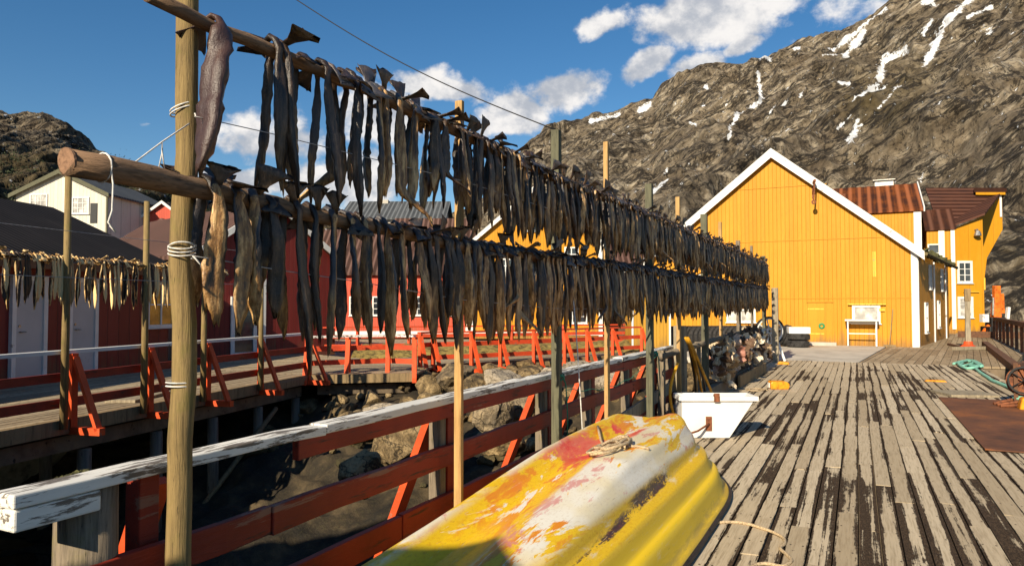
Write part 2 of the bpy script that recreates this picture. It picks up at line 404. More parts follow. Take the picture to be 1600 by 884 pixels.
# worn quay planks: pale boards whose surface has rotted away in long dark strips
def _deck(t):
    p = t.pos(); rnd = t.attr('rnd'); edge = t.attr('edge')
    s = t.sep(p)
    grain = t.noise(t.map(p, (1, .06, 1)), 55, 6, .7, .4)
    fine = t.noise(t.map(p, (1, .25, 1)), 120, 4, .6)
    off = t.comb(t.math('MULTIPLY', rnd, 7.0), t.math('MULTIPLY', rnd, 91.0), 0); edge = t.math('DIVIDE', t.math('ABSOLUTE', t.math('ADD', s[0], t.attr('mid'))), .08)
    rot = t.noise(t.vmath('ADD', t.map(p, (4.6, .11, 1)), off), 2.6, 9, .7, .25)
    jag = t.noise(t.map(p, (1, .3, 1)), 34, 6, .75)
    patch = t.noise(p, .55, 4, .6)
    e = t.ss(edge, .35, 1.05)
    near = t.n('ShaderNodeMapRange', {'Value': s[1], 'From Min': 4.0, 'From Max': 20.0, 'To Min': .05, 'To Max': .015}, 0)
    tot = t.math('ADD', t.math('MULTIPLY', rot, .9), t.math('ADD', t.math('MULTIPLY', jag, .22), t.math('MULTIPLY', patch, .5)))
    tot = t.math('ADD', tot, t.math('ADD', t.math('MULTIPLY', e, .21), near))
    tot = t.math('ADD', tot, t.math('MULTIPLY', t.math('SUBTRACT', t.attr('rnd2'), .5), .20))
    dk = t.ss(tot, .925, .965)
    pale = t.mix(rnd, (.40, .315, .205), (.57, .47, .33))
    pale = t.mix(t.math('MULTIPLY', t.ss(grain, .42, .7), .6), pale, (.23, .17, .10))
    pale = t.mix(t.ss(t.noise(p, 11, 4, .7), .66, .74), pale, (.10, .07, .045))
    dark = t.mix(t.ss(fine, .35, .75), (.026, .016, .009), (.10, .064, .036))
    dark = t.mix(t.ss(t.noise(p, 60, 2, .5), .72, .76), dark, (.30, .26, .2))
    c = t.mix(dk, pale, dark)
    ny = t.math('MULTIPLY', t.math('SUBTRACT', t.math('FRACT', t.math('DIVIDE', t.math('ADD', s[1], t.math('MULTIPLY', rnd, .03)), .6)), .5), .6)
    nx = t.math('SUBTRACT', t.math('ABSOLUTE', t.math('ADD', s[0], t.attr('mid'))), .038)
    nail = t.ss(t.math('SQRT', t.math('ADD', t.math('MULTIPLY', nx, nx), t.math('MULTIPLY', t.math('MULTIPLY', ny, ny), .35))), .0085, .005)
    c = t.mix(t.math('MULTIPLY', nail, .85), c, (.035, .022, .016))
    h = t.math('ADD', t.math('MULTIPLY', grain, .4), t.math('MULTIPLY', dk, -1.0))
    t.out(c, .9, t.bump(h, .7, .008), spec=.2)
mat('deck_planks', _deck)
def _fard(t):
    p = t.pos(); rnd = t.attr('rnd'); g = t.noise(t.map(p, (1, .2, 1)), 9, 5, .7); b = t.noise(p, .4, 4)
    c = t.mix(rnd, (.25, .18, .105), (.40, .31, .20)); c = t.mix(t.ss(g, .5, .72), c, (.11, .075, .045)); c = t.mix(t.math('MULTIPLY', t.ss(b, .45, .7), .4), c, (.14, .1, .06))
    t.out(c, .9, t.bump(g, .4, .01), spec=.2)
mat('far_planks', _fard)
def _walk(t):
    p = t.pos(); rnd = t.attr('rnd'); g = t.noise(p, 9, 6, .7)
    c = t.mix(rnd, (.24, .185, .12), (.40, .32, .21)); c = t.mix(t.ss(g, .5, .7), c, (.12, .09, .055))
    t.out(c, .9, t.bump(g, .4, .008), spec=.2)
mat('walk_planks', _walk)
def _rust(t):
    p = t.obj(); n = t.noise(p, 1.3, 7, .65); f = t.noise(p, 14, 5, .6)
    c = t.ramp(n, [(.35, (.085, .036, .02)), (.52, (.17, .065, .028)), (.66, (.30, .10, .025)), (.8, (.42, .15, .03))])
    c = t.mix(t.math('MULTIPLY', t.ss(f, .5, .7), .4), c, (.08, .035, .02))
    t.out(c, .8, t.bump(f, .3, .004), .1)
mat('rust_plate', _rust)
# mountain rock with dark cracks and painted crevice shade, lichen-brown ledges and snow lying in the gullies
def _rock(t):
    p = t.pos(); cav = t.attr('cav'); snow = t.attr('snow'); veg = t.attr('veg')
    st = t.map(p, (1, 1, 1), (0, R(38), YAW)); wide = t.noise(p, .022, 4, .6); na = t.noise(t.map(st, (.2, .2, 1)), .36, 9, .74, .35); nb = t.noise(t.map(st, (.5, .5, 1)), .30, 10, .75, .2); vs = t.noise(t.map(p, (1, 1, .13)), .55, 8, .7, .5); n1 = t.mix(t.ss(wide, .42, .56), nb, na); n1 = t.mix(t.attr('streak'), n1, vs); n2 = t.noise(p, .045, 5, .6); n3 = t.noise(p, .9, 6, .7)
    c = t.ramp(n1, [(.31, (.018, .014, .010)), (.40, (.095, .074, .050)), (.50, (.225, .180, .124)), (.63, (.52, .44, .32))])
    c = t.mix(t.math('MULTIPLY', t.ss(n2, .42, .66), .4), c, (.14, .10, .06)); c = t.mix(t.math('MULTIPLY', t.ss(t.noise(p, .03, 6, .65), .5, .66), .6), c, (.055, .044, .032))
    c = t.mix(t.math('MULTIPLY', t.ss(n3, .5, .68), .6), c, (.035, .028, .022))
    c = t.mix(t.math('MULTIPLY', veg, .8), c, t.mix(n3, (.035, .032, .012), (.12, .08, .03)))
    ck = t.noise(t.map(st, (.28, .28, 1)), .13, 10, .7, .5); ck2 = t.noise(t.map(p, (1, 1, .5), loc=(40, 9, 3)), .34, 9, .72, .4)
    l1 = t.ss(t.math('ABSOLUTE', t.math('SUBTRACT', ck, .5)), .034, .008); l2 = t.ss(t.math('ABSOLUTE', t.math('SUBTRACT', ck2, .48)), .036, .008)
    gate = t.ss(n3, .40, .56)
    c = t.mix(t.math('MULTIPLY', t.math('MAXIMUM', l1, t.math('MULTIPLY', l2, gate)), .9), c, (.012, .010, .009))
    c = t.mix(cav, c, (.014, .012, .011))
    sm = t.ss(t.math('ADD', snow, t.math('ADD', t.math('MULTIPLY', t.math('SUBTRACT', n3, .5), 2.3), t.math('MULTIPLY', t.math('SUBTRACT', n1, .5), 1.4))), .36, .46)
    c = t.mix(sm, c, (.80, .82, .85))
    t.out(c, .9, t.bump(t.math('ADD', n1, t.math('MULTIPLY', n3, .5)), 1.0, 1.6), spec=.2)
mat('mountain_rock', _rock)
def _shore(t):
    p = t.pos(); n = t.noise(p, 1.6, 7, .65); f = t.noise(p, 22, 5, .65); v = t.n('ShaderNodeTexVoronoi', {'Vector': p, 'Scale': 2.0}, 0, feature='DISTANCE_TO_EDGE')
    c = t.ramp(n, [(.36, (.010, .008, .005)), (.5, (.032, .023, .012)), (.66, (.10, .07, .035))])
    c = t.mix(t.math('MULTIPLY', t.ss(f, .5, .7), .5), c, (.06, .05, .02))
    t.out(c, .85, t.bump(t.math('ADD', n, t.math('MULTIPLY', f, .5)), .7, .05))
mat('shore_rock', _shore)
def _boulder(t):
    p = t.pos(); r = t.rnd(); n = t.noise(t.vmath('ADD', p, t.comb(t.math('MULTIPLY', r, 40), 0, 0)), 2.2, 8, .65); f = t.noise(p, 30, 5, .7)
    s = t.sep(p)
    c = t.ramp(n, [(.38, (.05, .034, .015)), (.5, (.20, .135, .06)), (.62, (.42, .30, .15))])
    c = t.mix(t.math('MULTIPLY', t.ss(r, .45, .8), .75), c, t.mix(n, (.30, .24, .17), (.62, .54, .42)))
    c = t.mix(t.math('MULTIPLY', t.ss(f, .48, .7), .75), c, (.05, .038, .018))
    vc = t.n('ShaderNodeTexVoronoi', {'Vector': t.vmath('ADD', p, t.vmath('MULTIPLY', t.noise(p, 3, 4, .6, out=1), (.5, .5, .5))), 'Scale': 2.6}, 0, feature='DISTANCE_TO_EDGE'); c = t.mix(t.math('MULTIPLY', t.ss(vc, .035, .008), .8), c, (.025, .018, .01))
    wet_shade = t.ss(t.math('ADD', s[2], t.math('MULTIPLY', n, .8)), -.35, -.95)  # wet low rock, band raised to put the inlet's shade into the colour
    c = t.mix(t.math('MULTIPLY', wet_shade, .8), c, (.045, .04, .015))
    t.out(c, .85, t.bump(t.math('ADD', n, t.math('MULTIPLY', f, .5)), 1.0, .07))
mat('boulder_rock', _boulder)
simple('grass_bank', (.24, .17, .045), .95, .5, 6, bump=.8, bdist=.06, coord='pos')
simple('gravel', (.30, .25, .17), .95, .35, 5, bump=.6, bdist=.03, coord='pos')
mat('water', lambda t: t.out((.008, .014, .016), .08, t.bump(t.noise(t.pos(), 2.2, 4), .25, .05), 0, .5))
simple('leaf_dark', (.030, .040, .014), .8, .5, 3, bump=0, coord='pos')
simple('bark', (.09, .06, .04), .9, .3, 12)

# dried cod: slate skin on the back, tan leathery flesh inside, darkening unevenly
def _fish(t):
    b = t.attr('belly'); s = t.attr('along'); r0 = t.attr('tone')
    r = t.math('FRACT', t.math('ADD', t.rnd(), r0)); o = t.vmath('ADD', t.obj(), t.comb(t.math('MULTIPLY', r, 23), t.math('MULTIPLY', r, 11), 0))
    n = t.math('ADD', t.math('MULTIPLY', t.noise(t.map(o, (1, 1, .25)), 18, 7, .65), .5), t.math('MULTIPLY', t.noise(t.map(o, (1, 1, .10)), 75, 6, .7), .5)); f = t.noise(o, 150, 3, .6); wv = t.noise(t.map(o, (1, 1, .5)), 6, 3)
    skin = t.ramp(t.math('ADD', t.math('MULTIPLY', n, .8), t.math('MULTIPLY', wv, .3)), [(.40, (.005, .004, .004)), (.51, (.017, .012, .009)), (.61, (.07, .040, .026)), (.70, (.42, .26, .15))])
    skin = t.mix(t.math('MULTIPLY', t.ss(t.math('ADD', r, t.math('MULTIPLY', t.math('SUBTRACT', wv, .5), 1.2)), .62, .9), .6), skin, (.085, .09, .105))
    skin = t.mix(t.math('MULTIPLY', t.ss(f, .6, .7), .45), skin, (.20, .15, .09))
    flesh = t.ramp(n, [(.38, (.035, .016, .006)), (.48, (.30, .15, .045)), (.60, (.82, .52, .22))])
    flesh = t.mix(t.math('MULTIPLY', t.ss(f, .58, .7), .5), flesh, (.06, .035, .02))
    m = t.math('ADD', b, t.math('MULTIPLY', t.math('SUBTRACT', n, .5), 1.2))
    tip = t.math('MULTIPLY', t.ss(t.math('ADD', s, t.math('MULTIPLY', t.math('SUBTRACT', wv, .5), .9)), .44, .74), t.ss(r, .15, .42))
    m = t.math('MULTIPLY', t.ss(m, .60, .74), t.math('ADD', .06, t.math('MULTIPLY', t.ss(r, .42, .58), .94)))
    m = t.math('MULTIPLY', t.math('MAXIMUM', m, t.math('MULTIPLY', tip, .8)), t.math('SUBTRACT', 1, t.attr('dark')))
    c = t.mix(m, skin, flesh)
    c = t.mix(t.math('MULTIPLY', t.attr('dark'), .82), c, t.mix(n, (.012, .006, .005), (.10, .04, .025)))
    t.out(c, .40, t.bump(t.math('ADD', n, t.math('MULTIPLY', f, .35)), 1.0, .007), spec=.6)
mat('dried_fish', _fish)
def _fishpale(t):
    b = t.attr('belly'); r = t.rnd(); o = t.vmath('ADD', t.obj(), t.comb(t.math('MULTIPLY', r, 23), 0, 0)); n = t.noise(t.map(o, (1, 1, .25)), 16, 6, .65)
    c = t.ramp(t.math('ADD', n, t.math('MULTIPLY', t.math('SUBTRACT', b, .35), .5)), [(.36, (.03, .016, .008)), (.42, (.50, .26, .07)), (.52, (.92, .64, .30))])
    c = t.mix(t.ss(r, .72, .82), c, t.mix(n, (.015, .01, .008), (.09, .055, .03)))
    t.out(c, .5, t.bump(n, .5, .004))
mat('dried_fish_pale', _fishpale)

# boat paint: layers of yellow, white, red worn through one another along the hull
def _boat(t):
    o = t.obj(); s = t.sep(o); x, y, z = s[0], s[1], s[2]
    n = t.noise(t.map(o, (1, .2, 1)), 9, 9, .72, .5); m2 = t.noise(t.map(o, (1, .22, 1), loc=(5, 3, 0)), 3.6, 9, .7, .5); m3 = t.noise(t.map(o, (1, .3, 1), loc=(9, 1, 4)), 5.0, 9, .74, .4)
    m4 = t.noise(t.map(o, (1, .5, 1), loc=(2, 8, 4)), 2.2, 4, .6); f = t.noise(t.map(o, (1, .5, 1)), 70, 5, .7)
    yel = t.mix(t.ss(f, .45, .75), (.82, .52, .004), (.70, .36, .004)); org = t.mix(t.ss(n, .42, .6), (.80, .45, .012), (.72, .24, .01))
    red = t.mix(t.ss(m3, .5, .66), (.74, .16, .09), (.66, .03, .018)); whi = t.mix(t.ss(f, .5, .78), t.mix(t.ss(m4, .42, .62), (.80, .76, .66), (.74, .64, .42)), (.60, .50, .36)); pink = (.62, .22, .20)
    # flat bottom: white, scuffed to pink and ochre, more so towards the far end
    far = t.ss(y, -2.3, -.4)
    flat = t.mix(t.ss(t.math('ADD', m2, t.math('MULTIPLY', far, .07)), .56, .58), whi, t.mix(t.ss(n, .51, .54), yel, org))
    flat = t.mix(t.math('MULTIPLY', t.ss(m3, .55, .60), .8), flat, pink)
    # hollow beside the keel: yellow and orange with red showing
    hol = t.mix(t.ss(t.math('SUBTRACT', m2, t.math('MULTIPLY', far, .05)), .40, .42), whi, t.mix(t.ss(n, .49, .53), yel, org))
    hol = t.mix(t.math('MULTIPLY', t.ss(t.math('ADD', m3, t.math('MULTIPLY', t.math('SUBTRACT', m4, .5), .8)), .52, .545), t.ss(y, -3.4, -2.2)), hol, red)
    k = t.math('ADD', x, t.math('MULTIPLY', t.math('SUBTRACT', n, .5), .25))
    c = t.mix(t.ss(t.math('ADD', k, t.math('MULTIPLY', far, -.05)), .10, .02), flat, hol)
    rdg = t.mix(t.ss(m2, .50, .60), whi, yel); rdg = t.mix(t.math('MULTIPLY', t.ss(m3, .56, .62), .75), rdg, pink)
    c = t.mix(t.ss(x, -.24, -.29), c, rdg)
    side = t.mix(t.math('MULTIPLY', t.ss(n, .57, .66), .7), yel, whi)
    low = t.mix(t.math('MULTIPLY', t.ss(n, .6, .75), .6), (.84, .56, .004), whi)
    side = t.mix(t.ss(z, .36, .28), side, low)
    c = t.mix(t.ss(z, .50, .44), c, side)
    cx_ = t.math('ABSOLUTE', t.math('SUBTRACT', x, t.math('ADD', .405, t.math('MULTIPLY', t.math('SUBTRACT', n, .5), .06))))
    line = t.math('MULTIPLY', t.ss(cx_, .024, .012), t.ss(t.math('ADD', m3, t.math('MULTIPLY', f, .35)), .73, .67))
    line = t.math('MULTIPLY', line, t.ss(y, -1.75, -2.0))
    c = t.mix(line, c, t.mix(t.ss(f, .5, .6), (.055, .024, .018), (.12, .04, .03)))
    c = t.mix(t.math('MULTIPLY', t.ss(t.noise(o, 16, 6, .75), .62, .72), .5), c, (.30, .22, .12))
    sc1 = t.noise(t.map(o, (1, .025, 1), (0, 0, .06)), 130, 3, .6); c = t.mix(t.math('MULTIPLY', t.ss(sc1, .66, .70), .55), c, (.62, .52, .38)); c = t.mix(t.math('MULTIPLY', t.ss(t.noise(t.map(o, (1, .04, 1), (0, 0, -.1), (3, 3, 3)), 90, 3, .6), .68, .72), .5), c, (.25, .12, .05))
    c = t.mix(t.math('MULTIPLY', t.ss(t.math('ADD', z, t.math('MULTIPLY', t.math('SUBTRACT', n, .5), .25)), .13, .05), .55), c, (.22, .15, .05))
    t.out(c, t.mix(f, (.3,) * 3, (.55,) * 3), t.bump(t.math('ADD', n, t.math('MULTIPLY', f, .5)), .3, .005), spec=.5)
mat('boat_paint', _boat)
simple('gunwale_rubber', (.03, .02, .016), .6, .4, 12)
# ================================================================== TERRAIN
def terrain(name, sil, D0, D1, nu, nt, amp, snow_lines, veg_fn, seed, uv_rng, strata=38, e0=-.06, pw=.72):
    su = np.array([p[0] for p in sil], float); sv = np.array([p[1] for p in sil], float)
    u = np.linspace(uv_rng[0], uv_rng[1], nu); t = np.concatenate([np.linspace(0, 1, nt), np.linspace(1.03, 1.5, max(8, nt // 12))])
    U, T = np.meshgrid(u, t, indexing='ij')
    E = (477 - np.interp(U, su, sv)) / F
    d = D0 + (D1 - D0) * np.minimum(T, 1) ** 1.25 + np.maximum(T - 1, 0) * D1 * .8
    e = e0 + (E - e0) * np.minimum(T, 1) ** pw
    h = e * d - np.maximum(T - 1, 0) * D1 * .55
    k = (U - CX) / F
    FHa = np.array(FH); RTa = np.array(RT)
    P = FHa[None, None] * d[..., None] + RTa[None, None] * (k * d)[..., None]
    P[..., 2] = CAMZ + h
    L = k * d; a = R(strata)
    q1 = L * math.cos(a) + P[..., 2] * math.sin(a); q2 = -L * math.sin(a) + P[..., 2] * math.cos(a)
    s = amp
    n0 = fbm(np.stack([L / (9 * s), P[..., 2] / (9 * s), d / (12 * s)], -1) + seed, 3)
    n1 = fbm(np.stack([q1 / (7 * s), q2 / (1.7 * s), d / (8 * s)], -1) + seed + 3, 5, True)
    n2 = fbm(np.stack([q1 / (1.6 * s), q2 / (.7 * s), d / (2 * s)], -1) + seed + 9, 4)
    n3 = fbm(np.stack([L / (2.6 * s), P[..., 2] / (2.6 * s), d / (3 * s)], -1) + seed + 5, 4, True)
    g1 = fbm(np.stack([(L + .35 * P[..., 2]) / (4.2 * s), P[..., 2] / (14 * s), d / (9 * s)], -1) + seed + 21, 4, True)
    fade = np.clip(T * 6, 0, 1) * np.clip((1.06 - T) * 9, .25, 1)
    disp = (n0 * 1.3 + n1 * 1.15 + g1 * .7 + n2 * .42 + n3 * .4) * s * fade
    rd = P[..., :2] / np.linalg.norm(P[..., :2], axis=-1, keepdims=True)
    P[..., 0] -= rd[..., 0] * disp * .9; P[..., 1] -= rd[..., 1] * disp * .9; P[..., 2] += disp * .42
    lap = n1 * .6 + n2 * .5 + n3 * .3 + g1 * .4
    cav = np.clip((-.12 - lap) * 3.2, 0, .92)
    V = 477 - (P[..., 2] - CAMZ) / d * F
    snow = np.zeros_like(U)
    for ln in snow_lines:
        pts, wd = ln[:-1], ln[-1]
        best = np.full(U.shape, 1e9)
        if len(pts) == 1: pts = [pts[0], (pts[0][0] + 1, pts[0][1])]
        for (ax, ay), (bx, by) in zip(pts[:-1], pts[1:]):
            dx, dy = bx - ax, by - ay; q = np.clip(((U - ax) * dx + (V - ay) * dy) / (dx * dx + dy * dy), 0, 1)
            best = np.minimum(best, np.hypot(U - ax - q * dx, V - ay - q * dy))
        wob = fbm(np.stack([L / 6, P[..., 2] / 6, d / 9], -1) + 31, 4) * wd * 1.6 + (n1 + g1) * wd * .3
        snow = np.maximum(snow, np.clip(1.0 - np.maximum(best + wob, 0) / (wd * 1.9), 0, 1))
    veg = veg_fn(U, V, L, P, n0, n2)
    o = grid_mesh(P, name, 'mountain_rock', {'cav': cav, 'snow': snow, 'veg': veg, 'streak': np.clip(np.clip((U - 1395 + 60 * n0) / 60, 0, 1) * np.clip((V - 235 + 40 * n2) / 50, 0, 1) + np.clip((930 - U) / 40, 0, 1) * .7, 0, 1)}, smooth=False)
    return tag(o, kind='structure')
SIL = [(560, 380), (640, 366), (700, 356), (745, 338), (780, 296), (820, 236), (860, 205), (900, 197), (950, 186), (985, 173), (1022, 159), (1035, 141), (1060, 125), (1110, 112),
       (1160, 102), (1200, 98), (1250, 80), (1300, 64), (1350, 48), (1385, 27), (1400, 8), (1420, -12), (1500, -60), (1600, -120), (1800, -190), (2300, -150)]
SNOW = [[(1189, 122), (1192, 168), (1156, 195), (1142, 221), 3.6], [(1422, 80), (1386, 102), (1380, 138), 5], [(1532, -4), (1500, 34), (1477, 62), (1453, 107), 5.5],
        [(1440, 6), (1462, 12), 8], [(1465, 42), (1450, 60), 3], [(1356, 64), (1325, 97), 5], [(1376, 147), (1336, 188), 4], [(1388, 150), (1383, 158), 4], [(1410, 160), (1377, 196), 2.6],
        [(1344, 214), (1334, 235), 5.5], [(1334, 205), (1312, 222), 2], [(1044, 292), (1022, 311), 3], [(1000, 174), (1018, 164), 3], [(925, 193), (968, 180), 3], [(1106, 140), 3],
        [(1101, 171), 3], [(1082, 210), (1090, 216), 3], [(1300, 88), (1345, 62), (1392, 30), 2.6], [(1557, 60), (1554, 68), 6], [(1192, 103), (1206, 101), 4], [(1246, 87), (1254, 85), 3.4],
        [(1232, 174), (1206, 198), 2], [(1262, 156), (1254, 168), 2.5], [(1040, 278), 4], [(1316, 150), (1332, 152), 3], [(1560, 20), (1520, 40), 2.2], [(1290, 100), (1330, 88), 1.8], [(1145, 225), (1140, 235), 2], [(960, 215), 3]]
def vegM(U, V, L, P, n0, n2):
    a = np.exp(-(((U - 1370) / 70) ** 2 + ((V - 180) / 45) ** 2)) + .8 * np.exp(-(((U - 1430) / 60) ** 2 + ((V - 120) / 40) ** 2)) + .7 * np.exp(-(((U - 1575) / 40) ** 2 + ((V - 400) / 30) ** 2))
    return np.clip(a * (.55 + n2 * 1.2 + n0 * .6) * 1.1, 0, 1)
terrain('mountain', SIL, 58, 310, 900, 430, 9.0, SNOW, vegM, 2.0, (600, 2000))
SILL = [(-500, 215), (-300, 190), (-100, 172), (0, 183), (60, 183), (100, 199), (130, 221), (146, 236), (175, 247), (215, 262), (260, 278), (300, 303), (340, 332), (420, 352), (520, 362), (700, 372), (800, 390)]
def vegL(U, V, L, P, n0, n2):
    return np.clip(np.clip((V - 225 - .12 * U + 30 * n2) / 25, 0, 1) * .95, 0, 1)
terrain('hill', SILL, 40, 120, 420, 200, 2.6, [[(-4, 184), (4, 184), 2], [(505, 366), (525, 372), 5], [(640, 372), 4]], vegL, 40.0, (-450, 800), strata=75)

ws = MB(); ws.quad((-3000, -3000, -2.3), (3000, -3000, -2.3), (3000, 3000, -2.3), (-3000, 3000, -2.3)); struct(ws, 'water', 'water')
g = MB()
g.box((-104, 86, -1.4), (220, 126.4, 2.4)); struct(g, 'ground', 'gravel')
g = MB(); g.box((-58, -6, -1.45), (86, 56, 2.4)); struct(g, 'shore_ground', 'gravel')

# rocky shore rising at the end of the inlet
def shore_z(x, y):
    k = np.clip((y - 7.2 - .12 * (x + 6)) / 8.5, 0, 1); k = k * k * (3 - 2 * k)
    base = -2.45 + 2.05 * k
    q = np.stack([x, y, np.zeros_like(x)], -1)
    return base + fbm(q * .55 + 4, 4) * .55 + fbm(q * 1.6 + 9, 3, True) * .22
xs = np.linspace(-16.5, -2.2, 130); ys = np.linspace(-7, 23.6, 260); X, Y = np.meshgrid(xs, ys, indexing='ij')
Z = np.minimum(shore_z(X, Y), np.where(X < -9.5, -.5, -.22))
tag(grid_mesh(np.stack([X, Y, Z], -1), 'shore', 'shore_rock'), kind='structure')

def clip(poly, n, c):
    out = []
    for i, a in enumerate(poly):
        b = poly[(i + 1) % len(poly)]; da = a[0] * n[0] + a[1] * n[1] - c; db = b[0] * n[0] + b[1] * n[1] - c
        if da >= 0: out.append(a)
        if da * db < 0:
            q = da / (da - db); out.append((a[0] + (b[0] - a[0]) * q, a[1] + (b[1] - a[1]) * q))
    return out
def planks(mb, poly, ang, pitch, gap, z, th, lmin, lmax, rng, jz=.003, wide=None):
    """boards running along direction ang, clipped to a convex polygon"""
    dx, dy = math.cos(ang), math.sin(ang); nx, ny = -dy, dx
    cs_ = [p[0] * nx + p[1] * ny for p in poly]; ls = [p[0] * dx + p[1] * dy for p in poly]
    c = min(cs_); row = 0
    while c < max(cs_):
        pw = pitch * rng.uniform(.88, 1.12)
        g2 = wide(c) if wide else gap
        strip = clip(clip(poly, (nx, ny), c + g2 / 2), (-nx, -ny), -(c + pw - gap / 2))
        l = min(ls) - rng.uniform(0, lmax)
        bias = rng.uniform(-.12, .12)
        while l < max(ls) and len(strip) > 2:
            ln = rng.uniform(lmin, lmax)
            b = clip(clip(strip, (dx, dy), l + .003), (-dx, -dy), -(l + ln - .003)); l += ln
            if len(b) < 3: continue
            zz = z + rng.uniform(-jz, jz); n = len(b); r1 = rng.random(); r2 = min(1, max(0, rng.random() + bias)); mid = c + pw / 2
            tilt = rng.uniform(-1, 1) * .004
            def hz(p): return zz + tilt * ((p[0] * nx + p[1] * ny) - mid) / (pw / 2)
            vs = [(p[0], p[1], hz(p)) for p in b] + [(p[0], p[1], zz - th) for p in b]
            mb.add(vs, [tuple(range(n))] + [(i, (i + 1) % n, (i + 1) % n + n, i + n) for i in range(n)], rnd=r1, rnd2=r2, mid=mid)
        c += pw; row += 1
rng = random.Random(3)
dk = MB()
seams = (-1.05, .12, 1.2)
planks(dk, [(-2.72, -4.5), (2.85, -4.5), (2.85, 22.1), (-2.72, 22.1)], math.pi / 2, .140, .009, 0, .05, 1.4, 4.2, rng, .005)
struct(dk, 'deck', 'deck_planks', fixn=False)
bed = MB(); bed.box((.05, 8.8, -.22), (5.4, 26.4, .3)); struct(bed, 'deck_joists', 'wood_old')
fk = MB(); r2 = random.Random(5)
planks(fk, [(.06, 22.13), (3.6, 22.13), (9.5, 50), (3.2, 50)], math.pi / 2 - R(7), .2, .014, -.006, .05, 3, 6, r2, .004)
struct(fk, 'far_quay', 'far_planks', fixn=False)
fb = MB(); fb.prism([(2.85, 22.1), (3.62, 22.1), (9.5, 50.2), (-2, 50.2), (-2, 22.1)], 2, -1.9, -.07); struct(fb, 'quay_base', 'wood_old')
cc = MB(); cc.prism([(-9.5, 22.14), (.02, 22.14), (3.1, 50), (-9.5, 50)], 2, -.3, -.004); struct(cc, 'concrete_yard', 'concrete')

# timber walkway across the inlet
wk = MB(); r3 = random.Random(8)
A1 = [(-8.7, .5), (-11.25, 12.5), (-17.6, 12.5), (-14.0, .5)]; A2 = [(-11.25, 12.5), (-9.35, 14.0), (-10.2, 16.2), (-18, 18.5), (-17.6, 12.5)]; A3 = [(-10.2, 16.2), (-6.1, 23.2), (-8.2, 24.6), (-13, 17.2)]
planks(wk, A1, math.atan2(12, -2.55), .17, .01, 0, .05, 2, 5, r3)
planks(wk, A2, math.atan2(1.5, 1.9), .17, .01, 0, .05, 2, 5, r3)
planks(wk, A3, math.atan2(7, 4.1), .17, .01, 0, .05, 2, 5, r3)
struct(wk, 'walkway', 'walk_planks', fixn=False)
wbm = MB()
for a, b in (((-8.76, .5), (-11.33, 12.5)), ((-11.28, 12.46), (-9.36, 13.94)), ((-10.14, 16.2), (-6.05, 23.1))):
    wbm.bar((*a, -.085), (*b, -.085), .14, .2)
struct(wbm, 'walkway_edge_beam', 'wood_mid')
wj = MB()
for a, b in (((-8.95, .5), (-11.5, 12.4)), ((-11.3, 12.8), (-9.6, 14.1)), ((-10.3, 16.6), (-6.4, 23.0))):
    wj.bar((*a, -.36), (*b, -.36), .14, .22)
struct(wj, 'walkway_joist', 'wood_old')
def lerp2(a, b, t): return (a[0] + (b[0] - a[0]) * t, a[1] + (b[1] - a[1]) * t)
piles = []
for i in range(9): piles.append(lerp2((-8.95, .9), (-11.5, 12.3), i / 8))
piles += [(-10.5, 13.5), (-9.62, 14.15), (-9.9, 17.2), (-8.2, 19.9)]
for i in range(5): piles.append(lerp2((-11.6, 2.4), (-13.6, 12.5), i / 4))
for i, (x, y) in enumerate(piles):
    m = MB(); m.tube([(x, y, -2.9), (x + r3.uniform(-.03, .03), y, -1.5), (x, y, -.5)], [.105, .1, .095], 10)
    where = f'grey timber pile, {nth(i + 1)} from the left under the outer edge of the walkway' if i < 13 else f'grey timber pile, {nth(i - 12)} from the left in the inner row under the walkway'
    single(m, 'pile', 'pile_wood', where, 'pile', (x, y, -2.9), 'piles under the walkway', True)
for (a, b, r, lab) in (((-10.9, 11.6, -1.9), (-9.55, 14.1, -.55), .06, 'brown timber prop leaning up to the pale end pile of the walkway'),
                    ((-10.6, 8.8, -2.2), (-11.2, 11.4, -.6), .05, 'dark diagonal brace between the walkway piles')):
    m = MB(); m.tube([a, b], r, 8); single(m, 'timber_prop', 'wood_mid', lab, 'prop', a, None, True)

# ================================================================== BUILDINGS
def gabled(name, label, loc, rz, wd, ln, ze, zr, wall, roof, trim='white_trim', over=.3, shear=0.0, z0=-.1, barge=.22, corner=.18, group=None, th=.12, side_over=.25, rear_trim=False):
    t = thing(name, label, 'building', loc, rz, group, world_coords=False)
    def fin(mb):
        if shear: mb.v = [(x + shear * y, y, z) for x, y, z in mb.v]
        return mb
    h = wd / 2; sl = (zr - ze) / h
    m = MB(); pts = [(-h, z0), (h, z0), (h, ze), (0, zr), (-h, ze)]
    m.prism(pts, 1, 0, ln); fin(m).build('wall', wall, t)
    so = side_over
    for s in (-1, 1):
        m = MB(); e = h + so; zz = ze - so * sl
        a = [(0, zr + .01), (s * e, zz + .01), (s * e, zz + .01 + th), (0, zr + .01 + th)]
        m.prism(a, 1, -over, ln + over); fin(m).build('roof', roof, t)
    if trim:
        for s in (-1, 1):
            m = MB(); e = h + so; zz = ze - so * sl
            a = [(0, zr + th + .03), (s * e, zz + th + .03), (s * e, zz + th + .03 - barge), (0, zr + th + .03 - barge * 1.15)]
            m.prism(a, 1, -over - .05, -over - .003); fin(m).build('barge_board', trim, t)
            if corner:
                m = MB(); m.box((s * (h - corner / 2 + .03), -.015, (z0 + ze) / 2), (corner, .07, ze - z0 - .05)); fin(m).build('corner_board', trim, t)
    t['_d'] = 0; del t['_d']
    return t, fin
